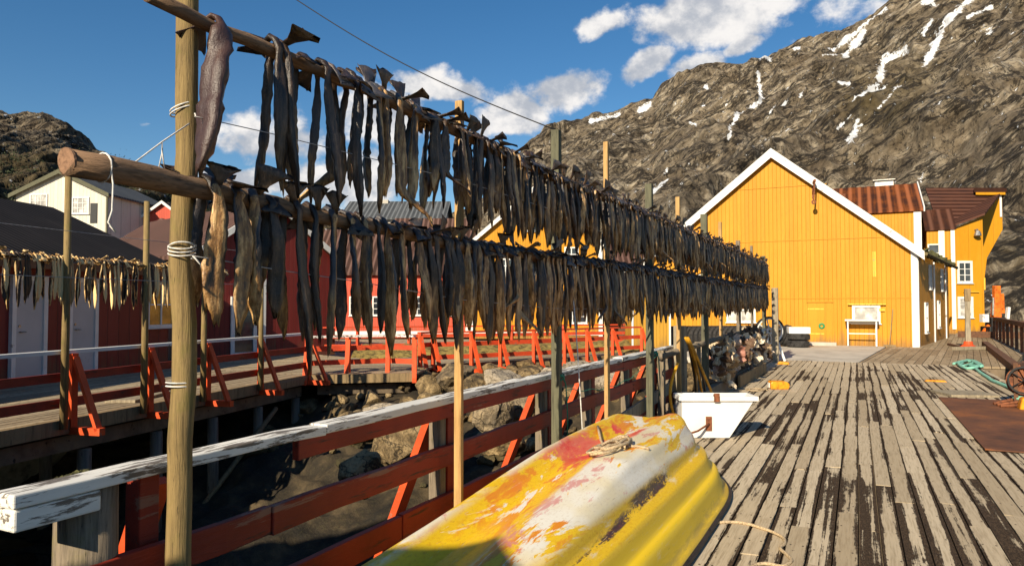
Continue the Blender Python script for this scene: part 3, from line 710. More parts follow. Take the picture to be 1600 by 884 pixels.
def window(t, fin, face, a, z, w_, h_, pane='pane_dark', cols=2, rows=2, plane=0.0, frame='white_trim', fw=.07, mb_out=None):
    """face 'front' lies in local y = plane looking to -y; 'east' in local x = plane looking to +x"""
    def P(q, out, zz): return (q, plane - out, zz) if face == 'front' else (plane + out, q, zz)
    def bx(m, q, zz, sw, sh, o0, o1):
        c = P(q, (o0 + o1) / 2, zz); d = abs(o1 - o0)
        m.box(c, (sw, d, sh) if face == 'front' else (d, sw, sh))
    m = MB(); bx(m, a, z + h_ / 2 + fw / 2, w_ + 2 * fw, fw, 0, .06); bx(m, a, z - h_ / 2 - fw / 2, w_ + 2 * fw, fw, 0, .06)
    for s in (-1, 1): bx(m, a + s * (w_ / 2 + fw / 2), z, fw, h_ - .002, 0, .06)
    for i in range(1, cols): bx(m, a - w_ / 2 + w_ * i / cols, z, .045, h_ - .002, .012, .045)
    for i in range(1, rows): bx(m, a, z - h_ / 2 + h_ * i / rows, w_ - .002, .035, .012, .042)
    f = fin(m).build('window', frame, t)
    m = MB(); bx(m, a, z, w_ - .002, h_ - .002, .002, .018); fin(m).build('pane', pane, f)
    m = MB(); bx(m, a, z - h_ / 2 - fw - .02, w_ + 2 * fw + .08, .035, 0, .1); fin(m).build('sill', frame, f)
    return f
def door(t, fin, face, a, w_, h_, plane, leaf='white_door', frame='white_trim', z0=.06, fw=.1, handle=True, hs=1):
    def bx(m, q, zz, sw, sh, o0, o1):
        o = (o0 + o1) / 2; d = abs(o1 - o0); c = (q, plane - o, zz) if face == 'front' else (plane + o, q, zz)
        m.box(c, (sw, d, sh) if face == 'front' else (d, sw, sh))
    m = MB(); bx(m, a, z0 + h_ / 2, w_, h_, 0, .05); d = fin(m).build('door', leaf, t)
    m = MB(); bx(m, a, z0 + h_ + fw / 2, w_ + 2 * fw, fw, 0, .08)
    for s in (-1, 1): bx(m, a + s * (w_ / 2 + fw / 2), z0 + h_ / 2, fw, h_, 0, .08)
    fin(m).build('door_frame', frame, d)
    if handle:
        m = MB(); q = a + hs * (w_ / 2 - .1)
        o = .08
        def Q(q, o, z): return (q, plane - o, z) if face == 'front' else (plane + o, q, z)
        m.tube([Q(q, .045, z0 + 1.0), Q(q, .1, z0 + 1.0), Q(q - hs * .12, .1, z0 + 1.0)], .013, 8)
        m.tube([Q(q, .045, z0 + 1.12), Q(q, .065, z0 + 1.12)], .028, 10)
        fin(m).build('handle', 'steel', d)
    return d

# --- the big yellow warehouse
t, fin = gabled('yellow_warehouse', 'large bright yellow boarded warehouse with white gable edges facing the quay', (-3.12, 31.2, 0), 0, 10.45, 10.6, 3.72, 8.0, 'yellow_boards', 'roof_rust_dark', barge=.34, corner=.22, over=.22, side_over=.25)
def frontx(u): return Yat(u, 1) and (W(u, 477.001, 1.6 - 1e-4).x, )
def at_plane_y(u, v, Y):
    d = ray(u, v); q = Y / d.y; p = EYE + d * q; return p.x, p.z
def fl(u, v): x, z = at_plane_y(u, v, 31.2); return x + 3.12, z
m = MB()
for v in (377, 466):
    a, z = fl(1200, v); m.box((0.0, -.012, z), (10.0 if v > 400 else 9.4, .022, .03))
a, z = fl(1225, 292); m.box((0, -.012, z), (4.2, .022, .025))
m.build('board_seam', 'yellow_smooth', t)
x0, z0_ = fl(1263, 541); x1, z1 = fl(1300, 473)
m = MB(); m.box(((x0 + x1) / 2, -.03, (z1 + .12) / 2), (x1 - x0, .05, z1 - .12)); d = m.build('door', 'yellow_smooth', t)
m = MB()
m.box(((x0 + x1) / 2, -.03, z1 + .045), (x1 - x0 + .1, .09, .05))
for s in (x0 - .03, x1 + .03): m.box((s, -.03, z1 / 2 + .02), (.05, .07, z1 - .05))
m.build('door_frame', 'yellow_smooth', d)
for zz in (.45, z1 - .25):
    m = MB(); m.box((x0 + .3, -.062, zz), (.6, .012, .06)); m.build('hinge', 'weathered_yellow', d)
a, z = fl(1284, 509); m = MB(); m.lathe([(.05, -.01), (.12, -.01), (.12, .01), (.05, .01)], 20, True, Matrix.Translation((a, -.07, z)) @ Matrix.Rotation(math.pi / 2, 4, 'X')); m.build('handle_ring', 'sign_green', d, True)
m = MB(); m.box(((x0 + x1) / 2 + .05, -.2, .05), (x1 - x0 + .2, .4, .14)); m.build('door_step', 'concrete', t)
xa, za = fl(1333, 503); xb, zb = fl(1374, 478)
window(t, fin, 'front', (xa + xb) / 2, (za + zb) / 2, abs(xb - xa) - .14, zb - za - .1, 'pane_pale', 1, 1, 0, fw=.1)
m = MB(); a, z = fl(1354, 476); m.box((a, -.06, z + .02), (1.35, .14, .05)); a2, z2 = fl(1378, 484); m.box((a2, -.04, z2), (.2, .08, .1)); m.build('window_hood', 'weathered_yellow', t)
a, z = fl(1270, 300)
m = MB(); m.bar((a, -.02, z + .35), (a, -.02, z - .25), .08, .06, (1, 0, 0)); m.bar((a, -.05, z + .32), (a + .12, -.7, z + .36), .08, .08); m.bar((a, -.05, z - .1), (a + .1, -.6, z + .3), .05, .05)
m.tube([(a + .1, -.62, z + .3), (a + .08, -.6, z - .1), (a + .05, -.6, z - .45)], .03, 8); m.lathe([(.03, -.05), (.09, -.05), (.09, .05), (.03, .05)], 14, True, Matrix.Translation((a + .06, -.6, z - .5)) @ Matrix.Rotation(math.pi / 2, 4, 'X'))
m.build('hoist_bracket', 'rusty_metal', t)
m = MB(); a, z = fl(1366, 413); m.box((a, -.015, z), (.12, .03, 1.0)); m.build('patch_board', 'weathered_yellow', t)
x, z = fl(1158, 493); window(t, fin, 'front', x, z, 1.05, .42, 'pane_pale', 2, 1, 0)
x, z = fl(1086, 442); window(t, fin, 'front', x, z, .7, .6, 'pane_pale', 2, 1, 0)
east = 10.45 / 2
m = MB(); m.prism([(east + .004, .03), (east + 2.1, 10.6), (east + .004, 10.6)], 2, -.1, 3.62); m.build('side_wing', 'yellow_boards', t)
def fin(mb):
    mb.v = [(x + .2 * y, y, z) for x, y, z in mb.v]; return mb
for (y, z, hh) in ((3.6, 2.8, .9), (7.6, 2.8, .9), (2.2, 1.1, 1.1), (6.2, 1.2, 1.1)):
    window(t, fin, 'east', y, z, .55, hh, 'pane_dark', 2, 2, east)
for y in (0.1, 4.8, 9.0):
    m = MB(); m.box((east + .03, y, 1.85), (.05, .14, 3.7)); fin(m).build('corner_board', 'white_trim', t)
m = MB(); m.tube([(east + .34, -.2, 3.56), (east + .34, 10.8, 3.5)], .07, 8); fin(m).build('gutter', 'roof_sod', t)
m = MB(); rr = random.Random(5)
for i in range(60):
    y = rr.uniform(.4, 10.4); m.box((east + .2 + rr.uniform(-.06, .06), y, 3.6 + rr.uniform(-.02, .12)), (rr.uniform(.08, .25), rr.uniform(.1, .3), rr.uniform(.05, .16)), (rr.uniform(0, 3), rr.uniform(0, 3), rr.uniform(0, 3)))
tag(fin(m).build('moss', 'moss', t), kind='stuff')

# --- taller yellow house with the rusted roof
t, fin = gabled('yellow_house', 'tall yellow house with streaked rusty roof behind the big warehouse', (-6.0, 47.9, 0), R(-90), 8.2, 9.15, 6.75, 8.7, 'yellow_boards', 'roof_rust', trim=None, over=.15, side_over=.15)
m = MB(); m.box((4.13, 9.02, 3.4), (.07, .34, 6.7)); m.build('corner_board', 'white_trim', t)
m = MB(); m.box((4.0, 9.18, 3.4), (.3, .07, 6.7)); m.build('corner_board', 'white_trim', t)
m = MB(); m.prism([(4.3, 6.65), (4.3, 6.9), (0, 8.95), (0, 8.7)], 1, 9.32, 9.38); m.build('barge_board', 'white_trim', t)
m = MB(); m.box((-.2, 7.6, 8.95), (.5, 1.0, .3)); m.box((-.2, 7.6, 9.15), (.8, 1.2, .05)); m.build('roof_vent', 'steel', t)
m = MB(); m.box((1.6, 4.8, 8.1), (.9, 1.4, .03), (0, -math.atan2(1.95, 4.1) * -1, 0)); m.build('skylight_patch', 'rusty_metal', t)
# --- narrow house between
p = WD(1450, 477, 40.5)
t, fin = gabled('yellow_annex', 'narrow yellow annex with dark mossy roof and white corner boards', (p.x, p.y + 2.0, 0), R(-90), 4.0, 1.35, 5.95, 7.2, 'yellow_boards', 'roof_rust_dark', trim=None, over=.1, side_over=.12)
m = MB(); m.box((2.03, .72, 3.1), (.07, .3, 5.7)); m.build('corner_board', 'white_trim', t)
m = MB(); m.box((2.03, 1.27, 3.1), (.07, .2, 5.7)); m.build('corner_board', 'white_trim', t)
window(t, fin, 'east', .35, 4.6, .5, .9, 'pane_dark', 1, 2, 2.0)
# --- right-hand house
D3 = 41.0
def q3(u, v, dep=D3): p = WD(u, v, dep); return p
o3 = WD(1480, 477, D3); rz3 = YAW
t = thing('yellow_corner_house', 'yellow house with sloping dark rusty roof, drainpipe and two white windows by the cliff', 'building', (o3.x, o3.y, 0), rz3, None, False)
S = D3 / F
wl = 58 * S; zl = CAMZ + (477 - 362) * S; zr_ = CAMZ + (477 - 338) * S
def sh3(mb):      # the house runs back along its own slanting axis
    mb.v = [(x + .6 * y, y, z) for x, y, z in mb.v]; return mb
m = MB(); m.prism([(0, -.1), (wl, -.1), (wl, zr_), (0, zl)], 1, 0, 7.0); sh3(m).build('wall', 'yellow_smooth', t)
m = MB(); m.prism([(-1.3, -.1), (-.003, -.1), (-.003, zl + .1), (-1.3, zl - .1)], 1, .9, 6.0); sh3(m).build('side_wall', 'yellow_smooth', t)
zR = CAMZ + (477 - 295) * (D3 + 5.5) / F
m = MB()
m.add([(-.35, -.3, zl - .0), (wl + .12, -.3, zr_ + .05), (4.05, 5.5, zR), (-1.2, 5.5, zR), (-.35, -.3, zl + .1), (wl + .12, -.3, zr_ + .16), (4.05, 5.5, zR + .1), (-1.2, 5.5, zR + .1)],
      [(0, 1, 2, 3), (4, 7, 6, 5), (0, 4, 5, 1), (1, 5, 6, 2), (2, 6, 7, 3), (3, 7, 4, 0)]); sh3(m).build('roof', 'roof_rust_dark', t)
for (u, v, hh) in ((1508, 425, 34), (1508, 480, 32)):
    window(t, lambda m: m, 'front', (u - 1480) * S, CAMZ + (477 - v) * S, 17 * S, (hh - 6) * S, 'pane_dark' if v < 450 else 'pane_pale', 2, 3, 0, fw=.13)
m = MB(); m.tube([(-.5, -.25, zl - .15), (-.05, -.2, zl - .12), (.03, -.1, zl - .5), (.03, -.1, .05)], .07, 8); m.build('drainpipe', 'rusty_metal', t)
m = MB(); a, z = (1526 - 1480) * S, CAMZ + (477 - 364) * S; m.lathe([(.0, .18), (.12, .1), (.2, -.15), (.16, -.2), (0, -.2)], 12, False, Matrix.Translation((a, -.22, z))); m.box((a, -.08, z + .18), (.1, .24, .08)); m.build('outdoor_lamp', 'steel', t)
m = MB(); m.prism([(2.25, 1.5), (2.7, CAMZ + (477 - 395) * S), (3.75, CAMZ + (477 - 346) * S), (3.75, zR - .45), (2.25, zR - .45)], 1, 4.3, 7.5); sh3(m).build('loft_wall', 'yellow_smooth', t)
m = MB(); m.box((3.0, 5.9, zR - .3), (2.1, 3.6, .26)); sh3(m).build('loft_roof', 'roof_rust_dark', t)
m = MB(); m.box((3.66, 4.26, zR - 1.25), (.14, .06, 1.5)); sh3(m).build('corner_board', 'white_trim', t)
m = MB(); m.box((3.0, 4.05, zR - .52), (1.9, .06, .16)); sh3(m).build('fascia_board', 'yellow_smooth', t)
m = MB(); m.tube([(wl + .0, -.06, 2.2 + CAMZ - .6), (wl + 0.0, -.06, 2.5)], .05, 6); m.box(((1517 - 1480) * S, -.05, CAMZ + (477 - 456) * S), (.9, .1, .05)); m.build('window_hood', 'weathered_yellow', t)

# --- red boathouse on the left, eave towards the walkway
EL = Vector((-.30, .954, 0)); c0 = Vector((-15.15, 8.1, 0))
start = c0 + EL * -11; NI = Vector((-.954, -.30, 0)); wd1 = 7.6
# find where the far corner is seen at column 262
tt = 0
for i in range(2000):
    tt = i * .01; p = c0 + EL * tt; dd = p.dot(FH); uu = CX + F * p.dot(RT) / dd
    if uu > 264: break
ln1 = 11 + tt
org = start + NI * (wd1 / 2); rz1 = math.atan2(-EL.x, EL.y)
t, fin = gabled('red_boathouse', 'dark red boathouse with black corrugated roof and two pale doors on the walkway', tuple(org), rz1, wd1, ln1, 2.62, 4.3, 'red_boards', 'roof_black', trim=None, over=.25, side_over=.45, th=.06)
E1 = wd1 / 2
def along(u):
    d = ray(u, 477); # intersect wall line
    A = np.array([[d.x, -EL.x], [d.y, -EL.y]]); s = np.linalg.solve(A, np.array([c0.x, c0.y])); return s[1] + 11
for u0, u1 in ((17, 68), (106, 148)):
    a0, a1 = along(u0), along(u1); door(t, fin, 'east', (a0 + a1) / 2, abs(a1 - a0) - .12, 2.05, E1, hs=-1)
a0, a1 = along(228), along(268); window(t, fin, 'east', (a0 + a1) / 2 + .3, 1.62, 1.5, 1.05, 'pane_curtain', 3, 2, E1)
m = MB(); m.box((E1 + .47, ln1 / 2, 2.42), (.04, ln1 + .5, .16)); m.build('fascia_board', 'brown_boards', t)

# --- second red house, white bargeboards, gable to the inlet
p = WD(424, 477, 22.6)
t, fin = gabled('red_gable_house', 'red gabled house with white bargeboards behind the hanging fish', (p.x, p.y, 0), R(76), 4.9, 9, 3.15, 4.85, 'red_boards', 'roof_brown', over=.2, barge=.2, corner=.0)
window(t, fin, 'front', -.95, .95, .62, 1.6, 'pane_dark', 1, 1, 0, fw=.12)
m = MB(); m.box((-.28, -.03, 1.3), (.12, .06, 2.6)); m.build('corner_board', 'white_trim', t)
# --- long red house farther back
def long_house(name, label, u0, u1, dep, v_e, v_r, half, wall, roof, z0=-.1, **k):
    a = WD(u0, 477, dep); b = WD(u1, 477, dep); ze = CAMZ + (477 - v_e) * dep / F; zr = CAMZ + (477 - v_r) * (dep + half) / F
    org = a + FH * half; org.z = 0
    t, fin = gabled(name, label, tuple(org), YAW - math.pi / 2, 2 * half, (b - a).length, ze, zr, wall, roof, z0=z0, trim=None, **k)
    S_ = dep / F
    def win(u, v, w_, h_, pane='pane_dark', c=2, r=2): window(t, fin, 'east', (u - u0) * S_, CAMZ + (477 - v) * S_, w_ * S_, h_ * S_, pane, c, r, half)
    return t, fin, win, S_
t, fin, win, S_ = long_house('red_long_house', 'long bright red house with brown roof beyond the red railings', 462, 733, 37.5, 425, 362, 3.2, 'red_boards_bright', 'roof_brown', over=.2)
for u in (500, 556, 592, 652, 700): win(u, 478, 16, 26, 'pane_dark', 2, 3)
m = MB(); m.box((3.25, 271 * S_ / 2, CAMZ + (477 - 520) * S_), (.06, 271 * S_, .2)); m.build('base_board', 'white_trim', t)
m = MB(); m.box((3.23, 271 * S_ - .09, 1.5), (.07, .2, 3)); m.build('corner_board', 'white_trim', t)
t, fin, win, S_ = long_house('cream_house', 'tall cream house with dark grey roof rising behind the red houses', 536, 690, 46, 341, 317, 3.0, 'cream_boards', 'roof_grey', over=.3)
for u in (556, 590, 635, 668): win(u, 368, 14, 20)
m = MB(); m.box((.2, 2.2, 8.4), (.5, .5, 1.0)); m.build('chimney', 'concrete', t)
t, fin, win, S_ = long_house('brick_red_house', 'rust red house with brown roof in front of the cream house', 612, 722, 42, 392, 344, 2.2, 'red_boards', 'roof_brown', over=.2)
# --- yellow gabled house in the middle
p = WD(838, 477, 36)
t, fin = gabled('yellow_gable_house', 'yellow gabled house with white trim seen through the dried fish', (p.x, p.y, 0), YAW, 6.7, 10, 4.75, 7.65, 'yellow_boards', 'roof_grey', over=.2, barge=.24, corner=.2)
S_ = 36 / F
for (u, v, w_, h_) in ((829, 346, 18, 26), (893, 402, 18, 28), (790, 420, 18, 28), (845, 420, 18, 28), (770, 490, 20, 26), (905, 490, 20, 26)):
    window(t, fin, 'front', (u - 838) * S_, CAMZ + (477 - v) * S_, w_ * S_, h_ * S_, 'pane_dark', 2, 3, 0)
m = MB(); m.box((0, -.03, CAMZ + (477 - 521) * S_), (6.7, .06, .16)); m.build('base_board', 'white_trim', t)
t, fin, win, S_ = long_house('brown_shed', 'low dark brown shed beside the yellow gabled house', 946, 1015, 38, 418, 384, 2.0, 'brown_boards', 'roof_brown', over=.1)
m = MB(); m.box((2.1, 35 * S_, CAMZ + (477 - 424) * S_), (.06, 69 * S_, .12)); m.build('fascia_board', 'white_trim', t)
p = WD(1017, 477, 24.6)
t, fin = gabled('ochre_shed', 'small ochre plank shed at the end of the red railings', (p.x, p.y, 0), YAW, 1.3, 1.6, 2.1, 2.5, 'ochre_boards', 'roof_brown', over=.08, side_over=.08, barge=.1, corner=.06)
# --- hillside houses
p = WD(92, 477, 46)
t, fin = gabled('cream_hill_house', 'cream boarded house with green gable edges on the hillside', (p.x, p.y, 0), YAW - R(3), 6.3, 8, 8.85, 10.35, 'cream_boards', 'roof_grey', trim='green_trim' if 'green_trim' in MATS else 'plank_green', over=.25, z0=3.0, barge=.26, corner=.1)
S_ = 46 / F
window(t, fin, 'front', -1.5, CAMZ + (477 - 313) * S_, 1.05, .75, 'pane_pale', 3, 2, 0, fw=.08)
window(t, fin, 'front', 1.35, CAMZ + (477 - 321) * S_, 1.0, .95, 'pane_pale', 3, 3, 0, fw=.08)
m = MB(); m.box((2.25, -.02, CAMZ + (477 - 333) * S_), (.45, .05, 1.3)); m.build('door', 'black_paint', t)
p = WD(252, 477, 50)
t, fin = gabled('red_hill_house', 'small red house with white bargeboards on the hillside', (p.x, p.y, 0), YAW + R(5), 4.0, 6, 7.35, 8.9, 'red_boards_bright', 'roof_brown', over=.2, z0=2.5, barge=.2, corner=.12)
p = WD(252, 477, 33)
t, fin = gabled('brown_roof_house', 'low house with plain brown roof behind the black boathouse roof', (p.x, p.y, 0), R(24), 6, 7, 3.75, 5.55, 'red_boards', 'roof_brown', trim=None, over=.15)

# behind the viewer: shed read from its shadow, hut added to shade the inlet
gabled('bait_shed', 'small red shed standing on the quay behind the viewpoint', (-1.78, -5.2, 0), 0, 2.5, 3.0, 2.35, 3.15, 'red_boards', 'roof_brown', over=.02, side_over=.1)
t, fin = gabled('inlet_shade_hut', 'red hut added unseen behind the viewpoint to shade the inlet', (-6.2, -8.6, 0), 0, 5.8, 6.4, 2.8, 5.05, 'red_boards', 'roof_brown', over=.2, z0=-2.5)

# dark scrub on the left hillside
m = MB(); rr = random.Random(21)
hill = bpy.data.objects['hill']; hv = np.zeros(len(hill.data.vertices) * 3, np.float32); hill.data.vertices.foreach_get('co', hv); hv = hv.reshape(-1, 3)
hd = hv @ np.array(FH); hu = CX + F * (hv @ np.array(RT)) / hd; hz = 477 - (hv[:, 2] - CAMZ) / hd * F
cand = np.where((hu > -60) & (hu < 330) & (hz > 228 + .12 * np.maximum(hu, 0)) & (hz < 400) & (hd < 105))[0]
clumps = [hv[i] for i in rr.sample(list(cand), min(len(cand), 170))]
for c in clumps:
    R_ = rr.uniform(.5, 1.5)
    for k in range(38):
        q = Vector((rr.gauss(0, .42), rr.gauss(0, .42), abs(rr.gauss(.35, .5)))) * R_ + Vector(c); s = rr.uniform(.08, .2)
        a = Vector((rr.gauss(0, 1), rr.gauss(0, 1), rr.gauss(0, 1))).normalized() * s; b = Vector((rr.gauss(0, 1), rr.gauss(0, 1), rr.gauss(0, 1))).normalized() * s
        m.add([q - a, q + b, q + a * .8 - b * .3], [(0, 1, 2)])
o = struct(m, 'hillside_scrub', 'leaf_dark', fixn=False, kind='stuff')
# ================================================================== DRYING RACK
XP = -2.30; XPOST = -2.385
def onx(u, v, X):
    d = ray(u, v); q = X / d.x; p = EYE + d * q; return p.y, p.z
top_pts = [onx(u, v, XP) for u, v in ((228, -6), (345, 47), (470, 98), (590, 148), (700, 200), (800, 246), (870, 280), (1000, 330), (1100, 374), (1150, 394), (1196, 413))]
low_pts = [onx(u, v, XP) for u, v in ((105, 252), (200, 270), (330, 297), (470, 333), (560, 350), (640, 366), (720, 384), (800, 395), (870, 405), (1000, 420), (1100, 437), (1150, 444), (1196, 450))]
def interp(pts, y): return float(np.interp(y, [p[0] for p in pts], [p[1] for p in pts]))
Y0R, Y1R = 1.9, top_pts[-1][0]
rack = thing('drying_rack', 'long timber fish drying rack with two log poles beside the quay railing', 'drying rack', (XPOST, 1.9, 0))
def post_round(X, u, r0, r1, zt, zb=-.05, mt='pole_wood'):
    y = Yat(u, X); m = MB(); n = 14
    m.tube([(X + .012 * math.sin(i * 1.3), y + .008 * math.sin(i * 2.1), zb + (zt - zb) * i / n) for i in range(n + 1)], [r0 + (r1 - r0) * i / n for i in range(n + 1)], 16, True, .03)
    return m.build('post', mt, rack, True)
post_round(XPOST - .01, 286, .049, .041, 3.1)
POSTS = [(718, 158, .055, .035, 'plank_fresh'), (869, 204, .075, .075, 'plank_green'), (947, 222, .05, .05, 'plank_fresh'), (1014, 288, .085, .085, 'plank_green'), (1059, 308, .06, .06, 'plank_fresh'),
         (1100, 335, .11, .11, 'plank_green'), (1125, 347, .06, .06, 'plank_fresh'), (1153, 376, .09, .09, 'post_grey'), (1174, 384, .06, .06, 'post_grey'), (1193, 400, .1, .1, 'plank_green')]
for (u, v, sx, sy, mt) in POSTS:
    y, z = onx(u, v, XPOST); m = MB(); m.box((XPOST, y, (z - .06) / 2), (sx, sy, z + .06)); m.build('post', mt, rack, bevel=.004)
def log(pts, y0, y1, r0, r1, seed, X=XP):
    q = random.Random(seed); n = max(8, int((y1 - y0) / .14)); m = MB(); P_, r_ = [], []
    for i in range(n + 1):
        y = y0 + (y1 - y0) * i / n; P_.append((X + q.gauss(0, .004), y, interp(pts, y) + q.gauss(0, .003))); r_.append((r0 + (r1 - r0) * i / n) * q.uniform(.94, 1.08))
    m.tube(P_, r_, 12, True, .05, q); return m.build('pole', 'log_wood', rack, True)
log(top_pts, top_pts[0][0], Yat(590, XP), .026, .032, 1); log(top_pts, Yat(575, XP), Yat(880, XP), .036, .034, 2); log(top_pts, Yat(870, XP), Yat(1105, XP), .045, .036, 3); log(top_pts, Yat(1095, XP), Yat(1197, XP), .04, .035, 4)
lg = log(low_pts, low_pts[0][0], Yat(640, XP), .045, .031, 5); log(low_pts, Yat(610, XP), Yat(850, XP), .036, .032, 6); log(low_pts, Yat(835, XP), Yat(1105, XP), .045, .036, 7); log(low_pts, Yat(1095, XP), Yat(1197, XP), .04, .035, 8)
m = MB(); yy = low_pts[0][0]; m.tube([(XP, yy - .004, low_pts[0][1]), (XP, yy + .004, low_pts[0][1] + .001)], .0445, 16); m.build('log_end', 'log_end', rack)
def wire(pts, r, mt='wire', name='wire'):
    m = MB(); m.tube(pts, r, 5); return m.build(name, mt, rack, True)
XW = -2.30
def wpt(u, v): y, z = onx(u, v, XW + .06); return (XW + .06, y, z)
def sagline(uv, n=10):
    out = []
    for (a, b) in zip(uv[:-1], uv[1:]):
        p, q = Vector(wpt(*a)), Vector(wpt(*b))
        for i in range(n): out.append(p.lerp(q, i / n))
    out.append(Vector(wpt(*uv[-1]))); return out
wire(sagline([(304, 182), (420, 208), (560, 243), (720, 282), (870, 330), (1010, 395), (1110, 425)]), .0022)
wire(sagline([(302, 400), (450, 424), (560, 440), (720, 468), (870, 482), (1000, 483), (1190, 482)]), .0022)
yp = Yat(286, XPOST)
def wrap(z, turns, r=.050, mt='rope_white', tilt=.02):
    m = MB(); n = 26; ph = z * 3
    m.tube([(XPOST - .01 + math.cos(2 * math.pi * i / n) * r, yp + math.sin(2 * math.pi * i / n) * r, z + i / n * .014 + tilt * math.sin(2 * math.pi * i / n + ph)) for i in range(int(n * turns) + 1)], .0032, 6); return m.build('lashing', mt, rack, True)
def pz(v, X=XPOST, u=286): return onx(u, v, X)[1]
wrap(pz(176), 2.2); wrap(pz(400), 3.4, tilt=.015); wrap(pz(392), 1.6, tilt=-.02); wrap(pz(607), 2.2, tilt=.004)
m = MB(); a = Vector((XPOST + .05, yp, pz(400))); m.tube([a, a + Vector((.01, .03, -.03)), a + Vector((.02, .05, -.12)), a + Vector((.03, .06, -.16)), a + Vector((.01, .07, -.15)), a + Vector((.005, .055, -.05)), a], .003, 6); m.build('lashing', 'rope_white', rack, True)
m = MB(); a = Vector((XPOST + .05, yp, pz(178))); m.tube([a, a + Vector((.015, .02, -.06)), a + Vector((.012, .03, -.13)), a + Vector((.0, .03, -.16))], .0028, 6); m.build('lashing', 'rope_white', rack, True)
# twine tied round the log's free end and its line up to the post
yl, zl_ = onx(160, 262, XP); m = MB(); n = 16
P_ = [(XP + .05 * math.cos(2 * math.pi * i / n), yl, zl_ + .05 * math.sin(2 * math.pi * i / n)) for i in range(n + 3)]
P_ += [(XP + .052, yl + .004, zl_ - .06), (XP + .055, yl, zl_ - .15), (XP + .05, yl - .01, zl_ - .19), (XP + .06, yl + .01, zl_ - .22), (XP + .045, yl, zl_ - .20)]
m.tube(P_, .0032, 6); m.build('lashing', 'rope_white', rack, True)
m = MB(); p, q = Vector((XP + .03, yl + .01, zl_ - .03)), Vector((XPOST + .045, yp - .02, pz(196))); mid = p.lerp(q, .62)
m.tube([p, p.lerp(q, .3) - Vector((0, 0, .008)), mid, q], .0028, 6); m.tube([mid, mid + Vector((.003, 0, -.04)), mid + Vector((.0, .012, -.10))], .0026, 6); m.tube([mid, mid + Vector((-.004, 0.004, -.04)), mid + Vector((.0, -.012, -.10))], .0026, 6); m.build('lashing', 'rope_white', rack, True)

# ================================================================== FISH
def fish_mesh(seed, L, fin, wscale=1.0, R0=.034, hook=0.0):
    q = random.Random(seed); fx, fz = fin
    path = []; wid = []; thk = []
    # tail fin, over the log, then down
    fd = q.uniform(-.03, .03)
    b = Vector((-R0 * .75, 0, R0 * .95)); tip = b + Vector((fx, fd, fz))
    pts = [(tip, .062, .0025), (b.lerp(tip, .7), .040, .003), (b.lerp(tip, .35), .018, .006), (b, .013, .010), (Vector((0, 0, R0 + .014)), .014, .011), (Vector((R0 * .8, 0, R0 * .75 + .006)), .015, .012), (Vector((R0 + .014, 0, -.005)), .016, .013)]
    n = 24; bend = q.uniform(-.03, .03); by = q.uniform(-.03, .03); ph = q.uniform(0, 6)
    tp = q.random(); prof = [(0, .014), (.1, .019), (.25, .026), (.45, .030), (.65, .031), (.8, .031 - .004 * tp), (.9, .028 - .009 * tp), (.96, .022 - .010 * tp), (1.0, .013 - .008 * tp)]
    px = [p[0] for p in prof]; pw = [p[1] for p in prof]
    for i in range(1, n + 1):
        s = i / n; ww = float(np.interp(s, px, pw)) * q.uniform(.92, 1.08) * wscale
        x = R0 + .014 + .012 * min(1, s * 3) + bend * s * s + .006 * math.sin(s * 7 + ph); y = by * s * s + .007 * math.sin(s * 5 + ph * 2)
        if hook: x += hook * max(0, s - .8) * 1.2; y += hook * max(0, s - .75) * 1.5
        pts.append((Vector((x, y, -.005 - L * s)), ww, ww * q.uniform(.46, .68)))
    finh = q.choice((0, .12, .3))
    tw0 = q.uniform(-1.5, 1.5); tw1 = q.uniform(-1.2, 1.2); K = 14; dark = 1.0 if seed == 310 else 0.0; col = [q.uniform(.74, 1.14) for _ in range(K)]; col2 = [q.uniform(.74, 1.14) for _ in range(K)]
    m = MB(); vs = []; bel = []; al = []
    wdir = Vector((0, 1, 0)); N = len(pts)
    for i, (p, w_, t_) in enumerate(pts):
        T = (pts[min(i + 1, N - 1)][0] - pts[max(i - 1, 0)][0]).normalized()
        wd_ = (wdir - T * wdir.dot(T)).normalized(); s = max(0, (i - 6) / (N - 7)); tw = (tw0 * min(1, s * 4) + tw1 * s)
        nn = T.cross(wd_); a = wd_ * math.cos(tw) + nn * math.sin(tw); c = T.cross(a)
        for k in range(K):
            g = 2 * math.pi * k / K; cc_, ss_ = math.cos(g), math.sin(g)
            dent = 1.0 - (.55 if ss_ > .3 and s > .1 else 0) * max(0, 1 - abs(cc_) * 1.3)   # the split belly folds inwards
            rr_ = q.uniform(.94, 1.06) * (col[k] * (1 - s) + col2[k] * s if i > 5 else 1)
            if i > 6 and k in (0, K // 2):      # dried fins standing off the edges
                for fc in ((.28, .46, .68) if k == 0 else (.40, .62)): rr_ *= 1 + finh * max(0, 1 - abs(s - fc) / .05)
            zj = Vector((0, 0, (q.uniform(-.045, .02) if i == N - 1 else 0) + (q.uniform(-.018, .012) if i == 0 else 0)))
            vs.append(p + (a * (w_ * cc_) + c * (t_ * ss_ * dent)) * rr_ + zj)
            bel.append(max(0, min(1, .5 + ss_ * .55)) if i > 5 else (.35 if i < 3 else .15)); al.append(s)
    fs = [(i * K + j, i * K + (j + 1) % K, (i + 1) * K + (j + 1) % K, (i + 1) * K + j) for i in range(N - 1) for j in range(K)]
    fs += [tuple(reversed(range(K))), tuple((N - 1) * K + j for j in range(K))]
    m.add(vs, fs, belly=bel, along=al, tone=0.0, dark=dark); return m
FINS = [(-.07, -.06), (-.05, -.08), (-.10, -.01), (-.09, .05), (-.04, .10), (-.02, .12), (-.11, .03), (-.06, -.09), (.02, .10), (-.08, -.04)]
fq = random.Random(77)
